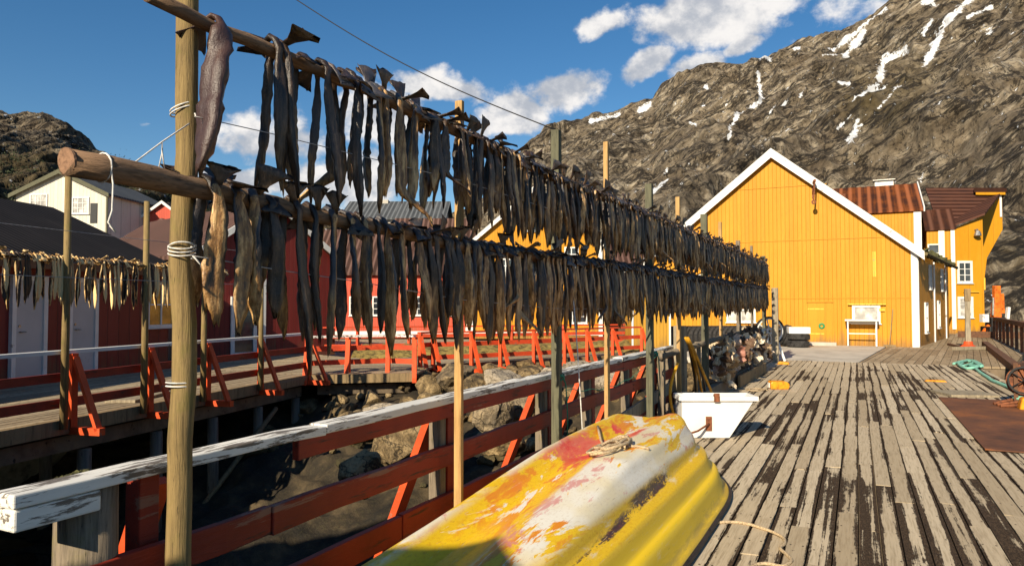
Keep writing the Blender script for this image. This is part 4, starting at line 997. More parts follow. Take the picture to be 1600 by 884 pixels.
LEN = [.52, .58, .62, .48, .56, .60, .66, .52, .60, .48, .54, .64]
VAR = [(fish_mesh(100 + i, LEN[i], FINS[[0, 7, 1, 2, 9, 0, 4, 6, 7, 3, 1, 5][i]], fq.uniform(.85, 1.05)), LEN[i]) for i in range(12)]
UPV = [(fish_mesh(200 + i, [.5, .56, .6, .54][i], FINS[[4, 5, 8, 3][i]], .9), [.5, .56, .6, .54][i]) for i in range(4)]
HOOK = [(fish_mesh(300, .6, FINS[0], .9, hook=.35), .6), (fish_mesh(301, .6, FINS[1], .95, hook=-.3), .6)]
BIG = [(fish_mesh(310, .62, FINS[7], 1.9, R0=.03), .62)]
VM = {}
def vmesh(v):
    k = id(v[0])
    if k not in VM: VM[k] = v[0].mesh('dried_cod', 'dried_fish', True)
    return VM[k]
TILT = {}; NEAR = set()
fish = []     # (kind row, y, X, z, side, length, variant list, yaw)
def put(row, u, vb, side=1, vs=None, yaw=None, extra=0.0):
    pts = top_pts if row == 'upper' else low_pts
    y = Yat(u, XP + side * .045); z = interp(pts, y)
    zb = onx(u, vb, XP + side * .045)[1] if vb else None
    L = (z - zb) if vb else fq.uniform(.44, .58)
    fish.append([row, y, z, side, L, fq.choice(vs or VAR), fq.uniform(-.25, .25) if yaw is None else yaw])
    NEAR.add(id(fish[-1]))
    if vs is BIG: TILT[id(fish[-1])] = -.17
for u, vb, s, vs in ((338, 272, 1, BIG), (420, 282, -1, None), (430, 290, 1, None), (443, 300, 1, UPV[3:]), (455, 272, -1, None), (497, 308, -1, None), (507, 312, 1, None), (518, 316, -1, HOOK[:1]),
                     (541, 300, -1, None), (551, 330, 1, UPV), (561, 284, -1, None), (580, 300, -1, None), (589, 322, 1, None), (600, 300, 1, UPV[1:3]), (611, 300, -1, None), (622, 340, 1, HOOK[:1]),
                     (632, 300, -1, None), (646, 322, 1, UPV[1:2]), (640, 300, -1, None)):
    put('upper', u, vb, s, vs)
for u, vb, s, vs in ((316, 470, -1, None), (331, 496, 1, None), (344, 478, -1, None), (368, 500, 1, None), (384, 508, -1, UPV[:1]), (397, 498, 1, None), (411, 470, -1, None), (421, 486, 1, None), (438, 522, -1, None),
                     (462, 572, 1, None), (477, 520, -1, None), (489, 526, 1, None), (503, 505, -1, None), (520, 545, 1, None), (534, 520, -1, None), (545, 508, 1, None), (566, 528, 1, UPV[3:]), (578, 500, -1, None),
                     (588, 512, 1, None), (602, 546, 1, None), (618, 515, -1, None), (626, 520, 1, None)):
    put('lower', u, vb, s, vs)
for row in ('upper', 'lower'):
    y = Yat(655 if row == 'upper' else 640, XP); side = 1
    while y < Y1R - .05:
        side = -side if fq.random() < .8 else side
        L = fq.uniform(.40, .60) * (1.0 if row == 'upper' else 1.05)
        near = y < 7
        vs = UPV if fq.random() < (.24 if row == 'upper' else .10) else (HOOK if fq.random() < .05 else VAR)
        fish.append([row, y, interp(top_pts if row == 'upper' else low_pts, y), side, L, fq.choice(vs), fq.uniform(-.35, .35)])
        y += fq.uniform(.03, .062) if y < 7 else fq.uniform(.026, .052)
# far rack above the walkway
lr = []
ea, eb = Vector((-9.28, 3.0, 0)), Vector((-10.99, 11.0, 0)); ed = (eb - ea).normalized(); eyaw = math.atan2(-ed.x, ed.y)
def Lat(u):
    d = ray(u, 477); A = np.array([[d.x, -ed.x], [d.y, -ed.y]]); return float(np.linalg.solve(A, np.array([ea.x, ea.y]))[1])
s0, s1 = Lat(-40), Lat(345)
s = s0
while s < s1:
    lr.append((s, fq.choice((-1, 1)), fq.uniform(.42, .68))); s += fq.uniform(.043, .066)
NL = len(lr)
fish.sort(key=lambda f: f[1])
NMAIN = 300 - NL
ind, rest = fish[:NMAIN], fish[NMAIN:]
cnt = {'upper': 0, 'lower': 0}
for f in ind:
    row, y, z, side, L, (mb, L0), yaw = f
    cnt[row] += 1
    o = bpy.data.objects.new('dried_cod', vmesh((mb, L0))); COL.objects.link(o)
    o.location = (XP, y, z); o.rotation_euler = (TILT.get(id(f), fq.uniform(-.05, .05)), 0, yaw + (0 if side > 0 else math.pi)); k = L / L0; w0 = 1.42 if id(f) in NEAR and id(f) not in TILT else 1.22; w0 *= fq.uniform(.82, 1.2); o.scale = (1.15, w0, k)
    wd_ = 'long' if L > .57 else ('short' if L < .46 else 'mid-length')
    tag(o, f'{wd_} dried cod hung {nth(cnt[row])} from the thick round post along the {row} pole', 'fish', f'dried cod on the {row} pole of the rack')
m = MB()
for f in rest:
    row, y, z, side, L, (mb, L0), yaw = f
    M_ = Matrix.Translation((XP, y, z)) @ Matrix.Rotation(yaw + (0 if side > 0 else math.pi), 4, 'Z') @ Matrix.Diagonal((1.15, fq.uniform(.95, 1.45), L / L0, 1))
    m.add([M_ @ Vector(v) for v in mb.v], mb.f, belly=[mb.a['belly'][i] for i in range(len(mb.v))], along=[mb.a['along'][i] for i in range(len(mb.v))], tone=fq.random())
struct(m, 'far_dried_fish', 'dried_fish', True, kind='stuff', label='dense dark mass of dried cod hanging at the far end of the rack', cat='fish')
# the far rack itself
lrack = thing('drying_rack', 'slender fish drying rack of thin poles standing on the walkway edge', 'drying rack', tuple(ea), group=None)
def LP(s, z, off=0): p = ea + ed * s + Vector((ed.y, -ed.x, 0)) * off; return (p.x, p.y, z)
for u, zt in ((92, 3.42), (217, 3.25), (310, 2.4), (400, 2.3)):
    m = MB(); s = Lat(u); m.tube([LP(s, -.1, .12), LP(s + .01, zt * .5, .115), LP(s, zt, .12)], [.052, .048, .042], 10); m.build('post', 'pole_wood', lrack, True)
m = MB(); m.tube([LP(s0 - .3 + (s1 + .4 - s0) * i / 24, 2.24 + .01 * math.sin(i * 1.7), .05) for i in range(25)], .028, 8); m.build('pole', 'log_wood', lrack, True)
for zz in (2.62, 1.98): 
    m = MB(); m.tube([LP(s0 - .3, zz, .17), LP(s1 + 1.6, zz + .02, .17)], .004, 5); m.build('wire', 'wire', lrack)
LV = [(fish_mesh(400 + i, .55, FINS[[7, 0, 9, 1, 3][i]], 1.05, R0=.028), .55) for i in range(5)]
LM = [v[0].mesh('dried_cod_pale', 'dried_fish_pale', True) for v in LV]
for i, (s, side, L) in enumerate(lr):
    o = bpy.data.objects.new('dried_cod', LM[i % 5] if fq.random() < .5 else fq.choice(LM)); COL.objects.link(o)
    o.location = LP(s, 2.24, .05); o.rotation_euler = (0, 0, eyaw + fq.uniform(-.4, .4) + (0 if side > 0 else math.pi)); k = L / .55; o.scale = (1, 1, k)
    wd_ = 'long' if L > .6 else ('short' if L < .5 else 'mid-length')
    tag(o, f'{wd_} pale dried cod, {nth(i + 1)} from the left on the thin rack above the walkway', 'fish', 'pale dried cod above the walkway')

# ================================================================== QUAY RAILING
XR = -2.56
rail = thing('quay_railing', 'weathered red railing with worn white handrail along the quay edge', 'railing', (XR, 1.4, 0))
yr0, yr1 = onx(2, 792, XR)[0], Yat(1052, XR)
def rail_boards(name, mt, X, z, wd_, ht, y0, y1, segs, seed):
    q = random.Random(seed); cuts = [y0] + sorted(y0 + (y1 - y0) * c for c in segs) + [y1]
    for a, b in zip(cuts[:-1], cuts[1:]):
        m = MB(); n = max(2, int((b - a) / .25)); dz = q.uniform(-.008, .008)
        for i in range(n + 1):
            y = a + .002 + (b - a - .004) * i / n; x = X + q.uniform(-.005, .005); zz = z + dz + q.uniform(-.005, .005); w2, h2 = wd_ / 2 * q.uniform(.96, 1.03), ht / 2 * q.uniform(.96, 1.03)
            m.v += [(x - w2, y, zz - h2), (x + w2, y, zz - h2), (x + w2, y, zz + h2), (x - w2, y, zz + h2)]
        m.f += [(i * 4 + j, i * 4 + (j + 1) % 4, i * 4 + 4 + (j + 1) % 4, i * 4 + 4 + j) for i in range(n) for j in range(4)] + [(3, 2, 1, 0), (n * 4, n * 4 + 1, n * 4 + 2, n * 4 + 3)]
        m.build(name, mt, rail, bevel=.006)
rail_boards('top_rail', 'white_worn', XR, .955, .125, .048, yr0, yr1, (.16, .42, .7), 1)
rail_boards('upper_board', 'red_rail', XR + .03, .875, .045, .10, Yat(455, XR), yr1, (.3, .66), 2)
rail_boards('middle_board', 'red_rail', XR + .035, .585, .045, .135, onx(310, 850, XR)[0] - 1.0, yr1, (.14, .5, .8), 3)
rail_boards('lower_board', 'red_rail', XR + .035, .245, .045, .15, onx(420, 884, XR)[0] - .8, yr1, (.2, .6), 4)
m = MB(); m.box((XR - .01, yr0 + .16, .885), (.13, .30, .075)); m.build('end_block', 'white_worn', rail, bevel=.008)
xo = XR - .06
yo = Yat(142, xo)
m = MB(); m.tube([(xo - .0, yo, -.6), (xo, yo, .4), (xo + .0, yo, .93)], [.115, .11, .105], 14, True, .03); m.build('corner_post', 'post_grey', rail, True)
m = MB(); mq = random.Random(3)
for i in range(160):
    a = mq.uniform(0, 6.28); r_ = .1 * math.sqrt(mq.random()); m.box((xo + r_ * math.cos(a), yo + r_ * math.sin(a), .935 + mq.uniform(0, .02)), (.02, .02, .02), (mq.uniform(0, 3), mq.uniform(0, 3), 0))
m.build('moss_cap', 'moss', rail)
RP = [222, 690, 849, 918, 978, 1018, 1046]
for i, u in enumerate(RP):
    x = XR - .035; y = Yat(u, x) 
    if i: m = MB(); m.box((x, y - .05, .36), (.095, .07, 1.12)); m.build('post', 'post_grey', rail, bevel=.005)
    m = MB(); m.box((x + (.0 if i else -.06), y + .06, .36), (.09, .09, 1.12)); m.build('red_post', 'red_rail', rail, bevel=.005)
    m = MB(); m.bar((x - .06, y + (.0 if i else .12), .86), (x - .52, y + (.0 if i else .1), -.25), .12, .05, (1, 0, .4)); m.build('brace', 'red_brace', rail)
m = MB(); a = Vector((XR + .06, Yat(1046, XR) - 1.9, .12)); m.bar((XR + .075, Yat(930, XR), .22), (XR + .075, Yat(1050, XR), .42), .03, .16, (0, 0, 1)); m.build('loose_board', 'wood_pale', rail)
BOLT = MB().lathe([(0, 0), (.011, 0), (.011, .006), (.006, .009), (0, .009)], 8, False, Matrix.Rotation(math.pi / 2, 4, 'Y')).mesh('bolt', 'rusty_metal')
for u in RP[1:]:
    for (zz, dx) in ((.61, .058), (.56, .058), (.27, .058), (.22, .058), (.875, .053)):
        o = bpy.data.objects.new('bolt', BOLT); COL.objects.link(o); o.parent = rail; o.location = (dx - .002, Yat(u, XR - .035) + random.uniform(-.015, .015) - rail.location.y, zz)
# green twine strung on the railing
m = MB(); z0g = .9
pts = []
for i in range(40):
    f = i / 39; y = Yat(872, XR) * (1 - f) + Yat(1022, XR) * f; pts.append((XR + .085, y, .80 + .16 * f - .18 * math.sin(math.pi * f) + .01 * math.sin(f * 40)))
m.tube(pts, .004, 5)
single(m, 'twine', 'twine_green', 'thin green twine strung along the quay railing between two rack posts', 'twine', pts[0])
for u, lab in ((872, 'green twine knotted round the dark square rack post above the boat'), (1021, 'green twine knotted round the dark post left of the hoses')):
    y = Yat(u, XPOST); m = MB(); n = 14; P_ = []
    for i in range(n * 4): a = 2 * math.pi * i / n; P_.append((XPOST + .055 * math.cos(a), y + .055 * math.sin(a), .93 + .018 * (i / n) + .012 * math.sin(i)))
    P_ += [(XPOST + .06, y + .03, .9), (XPOST + .07, y + .05, .6), (XPOST + .06, y + .06, .42)]
    m.tube(P_, .006, 6); single(m, 'twine', 'twine_green', lab, 'twine', P_[0], None, True)
# white line from the rack down to the boat
p0 = Vector((XP + .05, *onx(893, 430, XP + .05))); p1 = Vector((-2.0, *onx(910, 672, -2.0)))
m = MB(); m.tube([p0, p0.lerp(p1, .5) + Vector((.0, .02, -.02)), p1], .005, 6); single(m, 'rope', 'rope_white', 'thin white line running from the lower fish pole down to the boat', 'rope', tuple(p0), None, True)

# ================================================================== BOAT (upside down on the quay)
BX, BYE, BL = -1.60, 6.84, 5.0
boat = thing('rowing_boat', 'upturned yellow and white fibreglass boat with worn red paint on the quay', 'boat', (BX, BYE, 0))
HW = .66
nx_, ny_ = 132, 300
bx = np.sign(np.linspace(-1, 1, nx_)) * (1 - (1 - np.abs(np.linspace(-1, 1, nx_))) ** 1.15) * HW
by = -BL * (.002 + .998 * np.linspace(0, 1, ny_) ** 1.6)
GX, GY = np.meshgrid(bx, by, indexing='ij')
BD, BE = 1.25, 2.5                                          # the rounded bow: a superellipse in plan
def hw_(y): return HW * (1 - np.clip((y + BD) / BD, 0, 1) ** BE) ** (1 / BE)
GX = GX / HW * hw_(GY) * np.interp(GY, [-5, -3.6, -2], [.90, .96, 1]); slope_ = (hw_(GY - .004) - hw_(GY)) / .004
WS = lambda y: hw_(y) * np.interp(y, [-5, -3.6, -2], [.90, .96, 1])
dE = np.maximum((WS(GY) - np.abs(GX)) / np.sqrt(1 + slope_ ** 2), 0); dE = np.minimum(dE, (GY + BL) * 1.2)
endw = np.clip((GY + .9) / .9, 0, 1)
dS = dE / (1 + .3 * endw)
Sd = np.interp(dS, [0, .006, .04, .055, .085, .105, .14, .175, .21, .25, .275, .32, .40], [.03, .055, .07, .10, .21, .228, .238, .35, .372, .392, .49, .56, .80])
Bt = np.interp(GX, [-.66, -.53, -.44, -.38, -.33, -.28, -.21, -.13, -.04, .04, .12, .25, .35, .405, .44, .66], [.36, .46, .575, .63, .635, .62, .565, .53, .535, .565, .585, .585, .56, .52, .46, .40])
rise = np.interp(GY, [-4.5, -2.5, -1.0, -.4, 0], [-.14, .035, .05, .045, .03])
BZ = np.minimum(Sd, Bt + rise); k_ = 15.0
BZ = -np.log(np.exp(-k_ * 2.2 * Sd) + np.exp(-k_ * 2.2 * (Bt + rise))) / (k_ * 2.2)
# clip outside points of the rounded corner onto the outline
GX2, GY2 = GX, GY
nz = fbm(np.stack([GX2 * 3, GY2 * 1.2, BZ], -1), 3) * .006
P = np.stack([GX2, GY2, np.maximum(BZ + nz, .03)], -1)
o = grid_mesh(P, 'hull', 'boat_paint'); o.parent = boat
m = MB(); yy_ = [-BL, -3.5, -2.2] + [-BD * (1 - (i / 22) ** .8) for i in range(22)]
half = [(float(WS(np.array(y))), y) for y in yy_]
pts = [Vector((-x, y, .032)) for x, y in half] + [Vector((0, -.001, .032))] + [Vector((x, y, .032)) for x, y in reversed(half)]; pts.append(pts[0] + Vector((.01, 0, 0)))
OFF.pop(boat.name)
m.tube(pts, .02, 8); m.build('gunwale', 'gunwale_rubber', boat, True)
def boat_z(x, y):
    j = int(np.argmin(np.abs(by - (y - BYE)))); i = int(np.argmin(np.abs(P[:, j, 0] - (x - BX)))); return float(P[i, j, 2])
# coil of rope lying on the hull
def on_hull(pts, lift=.012): return [Vector((x, y, boat_z(x, y) + lift + dz)) for (x, y, dz) in pts]
cen = None
def hull_at(u, v):
    d = ray(u, v)
    for i in range(2600):
        p = EYE + d * (1.5 + i * .003)
        if abs(p.x - BX) < HW and p.y < BYE and p.z < boat_z(p.x, p.y): return p
    return EYE + d * 5
c = hull_at(952, 702); a0 = hull_at(934, 668)
pts = [(a0.x, a0.y, 0)]
for i in range(1, 5): q = Vector((a0.x, a0.y, 0)).lerp(Vector((c.x - .02, c.y, 0)), i / 5); pts.append((q.x, q.y, .008))
rq = random.Random(5)
for i in range(60):
    a = i / 60 * 2 * math.pi * 3.6; r_ = .085 + .04 * math.sin(a * 1.37 + 1); pts.append((c.x + r_ * math.cos(a) * 1.05, c.y + r_ * 2.5 * math.sin(a), .006 + .012 * math.sin(a * 2.3) ** 2 + i * .0004))
e = hull_at(1020, 712)
for i in range(1, 9): q = Vector((pts[-1][0], pts[-1][1], 0)).lerp(Vector((e.x, e.y, 0)), .3); pts.append((q.x, q.y + .01 * math.sin(i * 2), 0))
pp = on_hull(pts, .01); m = MB(); m.tube(pp, .0105, 7); single(m, 'rope', 'rope_beige', 'beige rope coiled in a loose tangle on the upturned boat', 'rope', tuple(pp[0]), None, True)
# rope on the planks beside the boat
uv = [(1085, 822), (1120, 816), (1158, 816), (1195, 826), (1222, 838), (1226, 848), (1219, 856), (1232, 868), (1236, 876), (1222, 884), (1200, 880), (1180, 882), (1172, 892), (1165, 905)]
ctl = [W(u, v, .012) for u, v in uv]; pts = []
for i in range(len(ctl) - 1):
    p0, p1, p2, p3 = ctl[max(i - 1, 0)], ctl[i], ctl[i + 1], ctl[min(i + 2, len(ctl) - 1)]
    for k in range(6):
        t_ = k / 6; pts.append(.5 * ((2 * p1) + (p2 - p0) * t_ + (2 * p0 - 5 * p1 + 4 * p2 - p3) * t_ ** 2 + (3 * p1 - p0 - 3 * p2 + p3) * t_ ** 3))
m = MB(); m.tube(pts, .0115, 8); single(m, 'rope', 'rope_beige', 'beige rope lying in a curve on the dark planks beside the boat', 'rope', tuple(pts[0]), None, True)

# ================================================================== WHITE TUB with rod
pA = W(1066, 684); pB = W(1140, 684); az = math.atan2(pB.y - pA.y, pB.x - pA.x)
tub = thing('white_tub', 'white wedge-shaped tub with rusty bracket and rod in front of the fish heads', 'tub', tuple(pA), az, None, False)
wb = (pB - pA).length; wt = wb * 118 / 75; hh = .485; dp = .34; th = .03
m = MB()
outer = [(0, 0), (wb, 0), (wt, hh), (0, hh)]
m.prism(outer, 1, 0, th); m.prism(outer, 1, dp - th, dp)
m.prism([(0.001, 0), (th, 0), (th, hh), (0.001, hh)], 1, th, dp - th)
kx = (wt - wb) / hh
m.prism([(wb - th, .002), (wb - .001, .002), (wt - .001, hh), (wt - th, hh)], 1, th, dp - th)
m.prism([(th, .002), (wb - th, .002), (wb - th + kx * th, th), (th, th)], 1, th, dp - th)
m.build('body', 'white_tub', tub, bevel=.006)
m = MB()
for (a, b) in (((-.015, -.015), (wt + .02, -.015)), ((-.015, dp + .015), (wt + .02, dp + .015))): m.bar((a[0], a[1], hh - .012), (b[0], b[1], hh - .012), .03, .055)
m.bar((-.016, .002, hh - .012), (-.016, dp - .002, hh - .012), .03, .054); m.bar((wt + .006, .002, hh - .012), (wt + .006, dp - .002, hh - .012), .03, .054)
m.build('rim', 'white_tub', tub, bevel=.004)
m = MB(); m.box((wb * 42 / 75, -.008, hh * .36), (.07, .014, .17)); 
for zz in (-.06, .06): m.lathe([(0, 0), (.011, 0), (.011, .008), (0, .01)], 8, False, Matrix.Translation((wb * 42 / 75, -.014, hh * .36 + zz)) @ Matrix.Rotation(math.pi / 2, 4, 'X'))
m.build('bracket', 'rusty_metal', tub)
m = MB(); m.box((wb * 54 / 75, -.036, hh + .005), (.065, .02, .10)); m.box((wb * 54 / 75, -.02, hh + .03), (.06, .06, .025)); m.build('hinge', 'rusty_metal', tub)
m = MB(); m.tube([(wb * 42 / 75, -.02, hh * .36), (wb * 20 / 75, -.14, .11), (-.22, -.34, .045)], .013, 8); m.build('rod', 'rusty_metal', tub, True)

# ================================================================== HOSES, POST, HEADS, WHEEL
xg, yg = W(1066, 648).x - .1, W(1066, 648).y + .35
m = MB(); m.box((xg, yg, .62), (.17, .17, 1.34)); single(m, 'mooring_post', 'wood_pale', 'thick pale timber post beside the hanging yellow hoses', 'post', (xg, yg, 0), bevel=.01)
HS = [(1078, 4, 'hose_yellow', 'thick yellow hose nearest the pale post'), (1090, 2, 'hose_yellow', 'yellow hose hanging second from the pale post'), (1103, 6, 'hose_yellow', 'yellow hose hanging farthest from the pale post'), (1076, 0, 'hose_dark', 'dark brown hose hanging against the pale post'), (1088, 6, 'hose_dark', 'dark hose hanging between the yellow hoses')]
for i, (u, du, mt, lab) in enumerate(HS):
    tp = WD(1071 + i, 530, 9.28 + i * .02); bt = W(u + du + 8, 632 + 6 * math.sin(i)); mid = tp.lerp(bt, .45) + Vector((.10, 0, .0))
    P_ = []
    for k in range(15):
        f = k / 14; P_.append(tp * (1 - f) ** 2 + mid * 2 * f * (1 - f) + bt * f ** 2 + Vector((.015 * math.sin(f * 6 + i), 0, .02)))
    P_ += [P_[-1] + Vector((.02, -.06, -.01)), P_[-1] + Vector((-.1, -.22, -.012))]
    m = MB(); m.tube(P_, .019, 8); single(m, 'hose', mt, lab, 'hose', tuple(P_[0]), 'hoses hanging by the post', True)
P_ = []
tp = WD(1062, 566, 8.95); 
for k in range(22):
    f = k / 21; P_.append(Vector((tp.x - .10 * math.sin(f * 3.3), tp.y - .1, tp.z - f * (tp.z - .04))) + Vector((.22 * max(0, f - .8) * 5, 0, 0)))
m = MB(); m.tube(P_, .019, 8); single(m, 'hose', 'hose_yellow', 'yellow hose curving down the left side of the pale post', 'hose', tuple(P_[0]), None, True)

# low rack with strings of drying cod heads
hr = thing('head_rack', 'low dark rack hung with strings of cod heads at the quay edge', 'rack', (-2.2, 10.2, 0))
for zz in (1.02,):
    m = MB(); m.tube([(-2.42, 9.6, .9), (-2.40, 14, .96), (-2.38, 19.3, 1.0)], .05, 8); m.build('pole', 'post_grey', hr, True)
for y in (9.7, 12.2, 14.8, 17.2, 19.2):
    m = MB(); m.box((-2.44, y, .48), (.09, .09, 1.0)); m.build('post', 'post_grey', hr)
m = MB(); m.bar((-2.22, 9.4, .12), (-2.2, 19.2, .12), .12, .24); m.build('kerb_beam', 'post_grey', hr)
def head(m, c, s, M_, tn):
    prof = [(.0, -.02), (.035, 0), (.055, .05), (.062, .10), (.05, .14), (.03, .15)]
    v0 = len(m.v); mm = Matrix.Translation(c) @ M_ @ Matrix.Diagonal((s, s * .62, s, 1)); m.lathe(prof, 9, False, mm, tone=tn)
    for sd in (-1, 1):   # gill covers spread open
        m.add([mm @ Vector(p) for p in ((.02 * sd, 0, .10), (.09 * sd, .03, .16), (.12 * sd, .06, .10), (.06 * sd, .05, .03))], [(0, 1, 2, 3)], tone=tn)
m = MB(); hq = random.Random(9)
def _heads(t):
    tn = t.attr('tone'); n = t.noise(t.obj(), 30, 5, .7)
    c = t.ramp(tn, [(.05, (.03, .02, .012)), (.2, (.16, .09, .05)), (.35, (.5, .36, .2)), (.8, (.82, .70, .52)), (1, (.36, .12, .08))])
    c = t.mix(t.ss(n, .5, .7), c, (.06, .035, .02)); t.out(c, .6, t.bump(n, .6, .01))
mat('fish_heads', _heads)
y = Yat(1112, -2.3)
while y < 19.4:
    k = .35 + .65 * max(0, math.sin(y * 2.1)) ; n = int(4 + 6 * k)
    for j in range(n):
        zz = (.86 + .02 * max(0, y - 12)) - hq.random() ** .8 * .72 * (.55 + .45 * k); pos_ = (-2.32 + hq.gauss(.03, .085) + .12 * (1 - zz) * k, y + hq.uniform(-.12, .12), zz)
        head(m, pos_, hq.uniform(.95, 1.5), Euler((hq.uniform(0, 6), hq.uniform(0, 6), hq.uniform(0, 6))).to_matrix().to_4x4(), hq.random())
    y += .17
struct(m, 'cod_heads', 'fish_heads', False, kind='stuff', label='tangled strings of dried cod heads on the low rack', cat='fish heads')
# spoked wheel
wp = W(1203, 563); wheel = thing('spoked_wheel', 'white spoked wheel leaning at the end of the cod heads', 'wheel', tuple(wp), R(24), None, False)
Mw = Matrix.Translation((0, 0, .5 + .35)) @ Matrix.Rotation(math.pi / 2, 4, 'X')
m = MB(); m.lathe([(.38, -.03), (.43, -.03), (.43, .03), (.38, .03)], 32, True, Mw); m.build('tyre', 'rubber', wheel, True)
m = MB(); m.lathe([(.34, -.025), (.379, -.025), (.379, .025), (.34, .025)], 32, True, Mw); m.lathe([(.05, -.06), (.09, -.06), (.09, .06), (.05, .06)], 14, True, Mw); m.build('rim', 'white_trim', wheel)
for i in range(8):
    a = i * math.pi / 4 + .2; m = MB(); m.tube([Mw @ Vector((.07 * math.cos(a), .07 * math.sin(a), 0)), Mw @ Vector((.35 * math.cos(a), .35 * math.sin(a), 0))], .018, 6); m.build('spoke', 'white_trim', wheel)
for s in (-.2, .35):
    m = MB(); m.bar((s * .3, -.06, .83), (s, -.22, 0), .06, .05, (0, 1, 0)); m.build('leg', 'white_trim', wheel)
p = W(1212, 566); m = MB(); m.box((p.x, p.y, 1.02), (.17, .16, 2.14)); single(m, 'post', 'wood_pale', 'tall pale square post at the end of the fish rack before the warehouse', 'post', (p.x, p.y, 0), bevel=.01)

# kerb planks and litter on the deck
def plank_thing(name, a, b, w_, h_, mt, lab, cat, z=.0):
    a = Vector((a.x, a.y, z + h_ / 2)); b = Vector((b.x, b.y, z + h_ / 2)); m = MB(); m.bar(a, b, w_, h_); return single(m, name, mt, lab, cat, tuple(a), bevel=.006)
plank_thing('plank', W(1155, 606), W(1196, 582), .05, .24, 'wood_mid', 'brown plank standing on edge below the cod heads', 'plank')
a = W(1470, 616); b = W(1544, 617); m = MB(); m.box(((a.x + b.x) / 2, (a.y + b.y) / 2, .022), ((b - a).length, .75, .04), (0, 0, math.atan2(b.y - a.y, b.x - a.x))); single(m, 'board', 'wood_pale', 'pale grey board laid across the deck behind the rusty plate', 'board', tuple(a))
m = MB(); m.box((2.0, 11.75, .016), (1.5, 4.9, .016)); o = single(m, 'steel_plate', 'rust_plate', 'large rusty steel plate lying on the planks at the right', 'plate', (2.0, 11.75, .01), bevel=.003)
p = W(1216, 607); m = MB(); Mx = Matrix.Translation((p.x, p.y, .075)) @ Matrix.Rotation(R(75), 4, 'Z') @ Matrix.Rotation(math.pi / 2, 4, 'X')
can = thing('plastic_can', 'orange plastic can lying on the deck beyond the white tub', 'can', tuple(p), R(20), None, False)
m = MB(); m.prism([(-.17, 0), (.15, 0), (.18, .03), (.18, .11), (.12, .15), (-.14, .15), (-.17, .12)], 1, -.13, .13); m.build('body', 'orange_plastic', can, bevel=.02)
m = MB(); m.box((-.181, 0, .07), (.02, .12, .09)); m.build('label_patch', 'white_tub', can); m = MB(); m.tube([(.18, .05, .09), (.24, .05, .09)], .03, 10); m.build('cap', 'black_paint', can)
p = W(1190, 610); m = MB(); P_ = [Vector((p.x + .2 * math.cos(i * .5) * (1 - i * .02) - .1, p.y + .2 * math.sin(i * .5), .012 + .002 * (i % 3))) for i in range(24)]; m.tube(P_, .01, 6); single(m, 'rope', 'rope_beige', 'short brown rope loop beside the orange can', 'rope', tuple(p), None, True)
p = W(1224, 569); m = MB(); m.prism([(-.16, 0), (.16, 0), (.13, .06), (-.10, .08)], 1, -.1, .1); m.v = [(x + p.x, y + p.y, z) for x, y, z in m.v]; single(m, 'float', 'orange_plastic', 'small flat orange float on the deck edge near the tall post', 'float', tuple(p), bevel=.012)
p = W(1462, 596); m = MB(); m.prism([(-.2, 0), (.2, 0), (.16, .03), (-.16, .03)], 1, -.07, .07); m.v = [(x + p.x, y + p.y, z + .004) for x, y, z in m.v]; single(m, 'float', 'orange_plastic', 'thin ochre strip lying on the boards left of the green rope', 'float', tuple(p))

# ================================================================== TYRES
def tyre_mesh():
    m = MB(); pr = [(.19, -.085), (.21, -.10), (.29, -.105), (.325, -.085), (.335, -.05), (.335, .05), (.325, .085), (.29, .105), (.21, .10), (.19, .085), (.20, .06), (.27, .07), (.29, 0), (.27, -.07), (.20, -.06)]
    m.lathe(pr, 28, True)
    for i in range(28):   # tread blocks
        a = 2 * math.pi * (i + .5) / 28
        for zz, of in ((-.05, 0), (.0, .5), (.05, 0)):
            b = a + of * .2; m.box((.338 * math.cos(b), .338 * math.sin(b), zz), (.016, .05, .036), (0, 0, b))
    return m.mesh('tyre', 'tyre_rubber')
TM = tyre_mesh(); tq = random.Random(4)
def tyre(loc, rot, lab, grp=None, s=1.0):
    o = bpy.data.objects.new('tyre', TM); COL.objects.link(o); o.location = loc; o.rotation_euler = rot; o.scale = (s, s, s); return tag(o, lab, 'tyre', grp)
n_t = 22; a = WD(1040, 530, 26.5); b = WD(1196, 532, 27.5)
for i in range(n_t):
    p = a.lerp(b, i / (n_t - 1)); tyre((p.x, p.y, .40), (R(90) + R(-22) * 0 , R(0), R(60) + tq.uniform(-.12, .12)), f'black tyre, {nth(i + 1)} from the left in the row leaning behind the fish rack', 'tyres in the row behind the fish rack', 1.22)
p = W(1247, 542); tyre((p.x, p.y, .13), (0, 0, .4), 'lower of the two flat stacked tyres left of the yellow door', None, 1.2); tyre((p.x + .03, p.y + .03, .39), (0, .04, 1.4), 'upper of the two flat stacked tyres, under the white crate', None, 1.18)
cr = MB(); cr.box((p.x + .02, p.y, .645), (.78, .5, .25), (0, 0, R(15))); single(cr, 'crate', 'white_tub', 'white box resting on the two stacked tyres by the yellow door', 'box', (p.x, p.y, .53), bevel=.02)
p = W(1228, 541); tyre((p.x, p.y + .1, .42), (R(72), 0, R(-58)), 'black tyre leaning against the stacked tyres', None, 1.22); p = W(1217, 541); tyre((p.x, p.y + .2, .42), (R(66), 0, R(-62)), 'black tyre standing behind the leaning tyre near the tall post', None, 1.22)

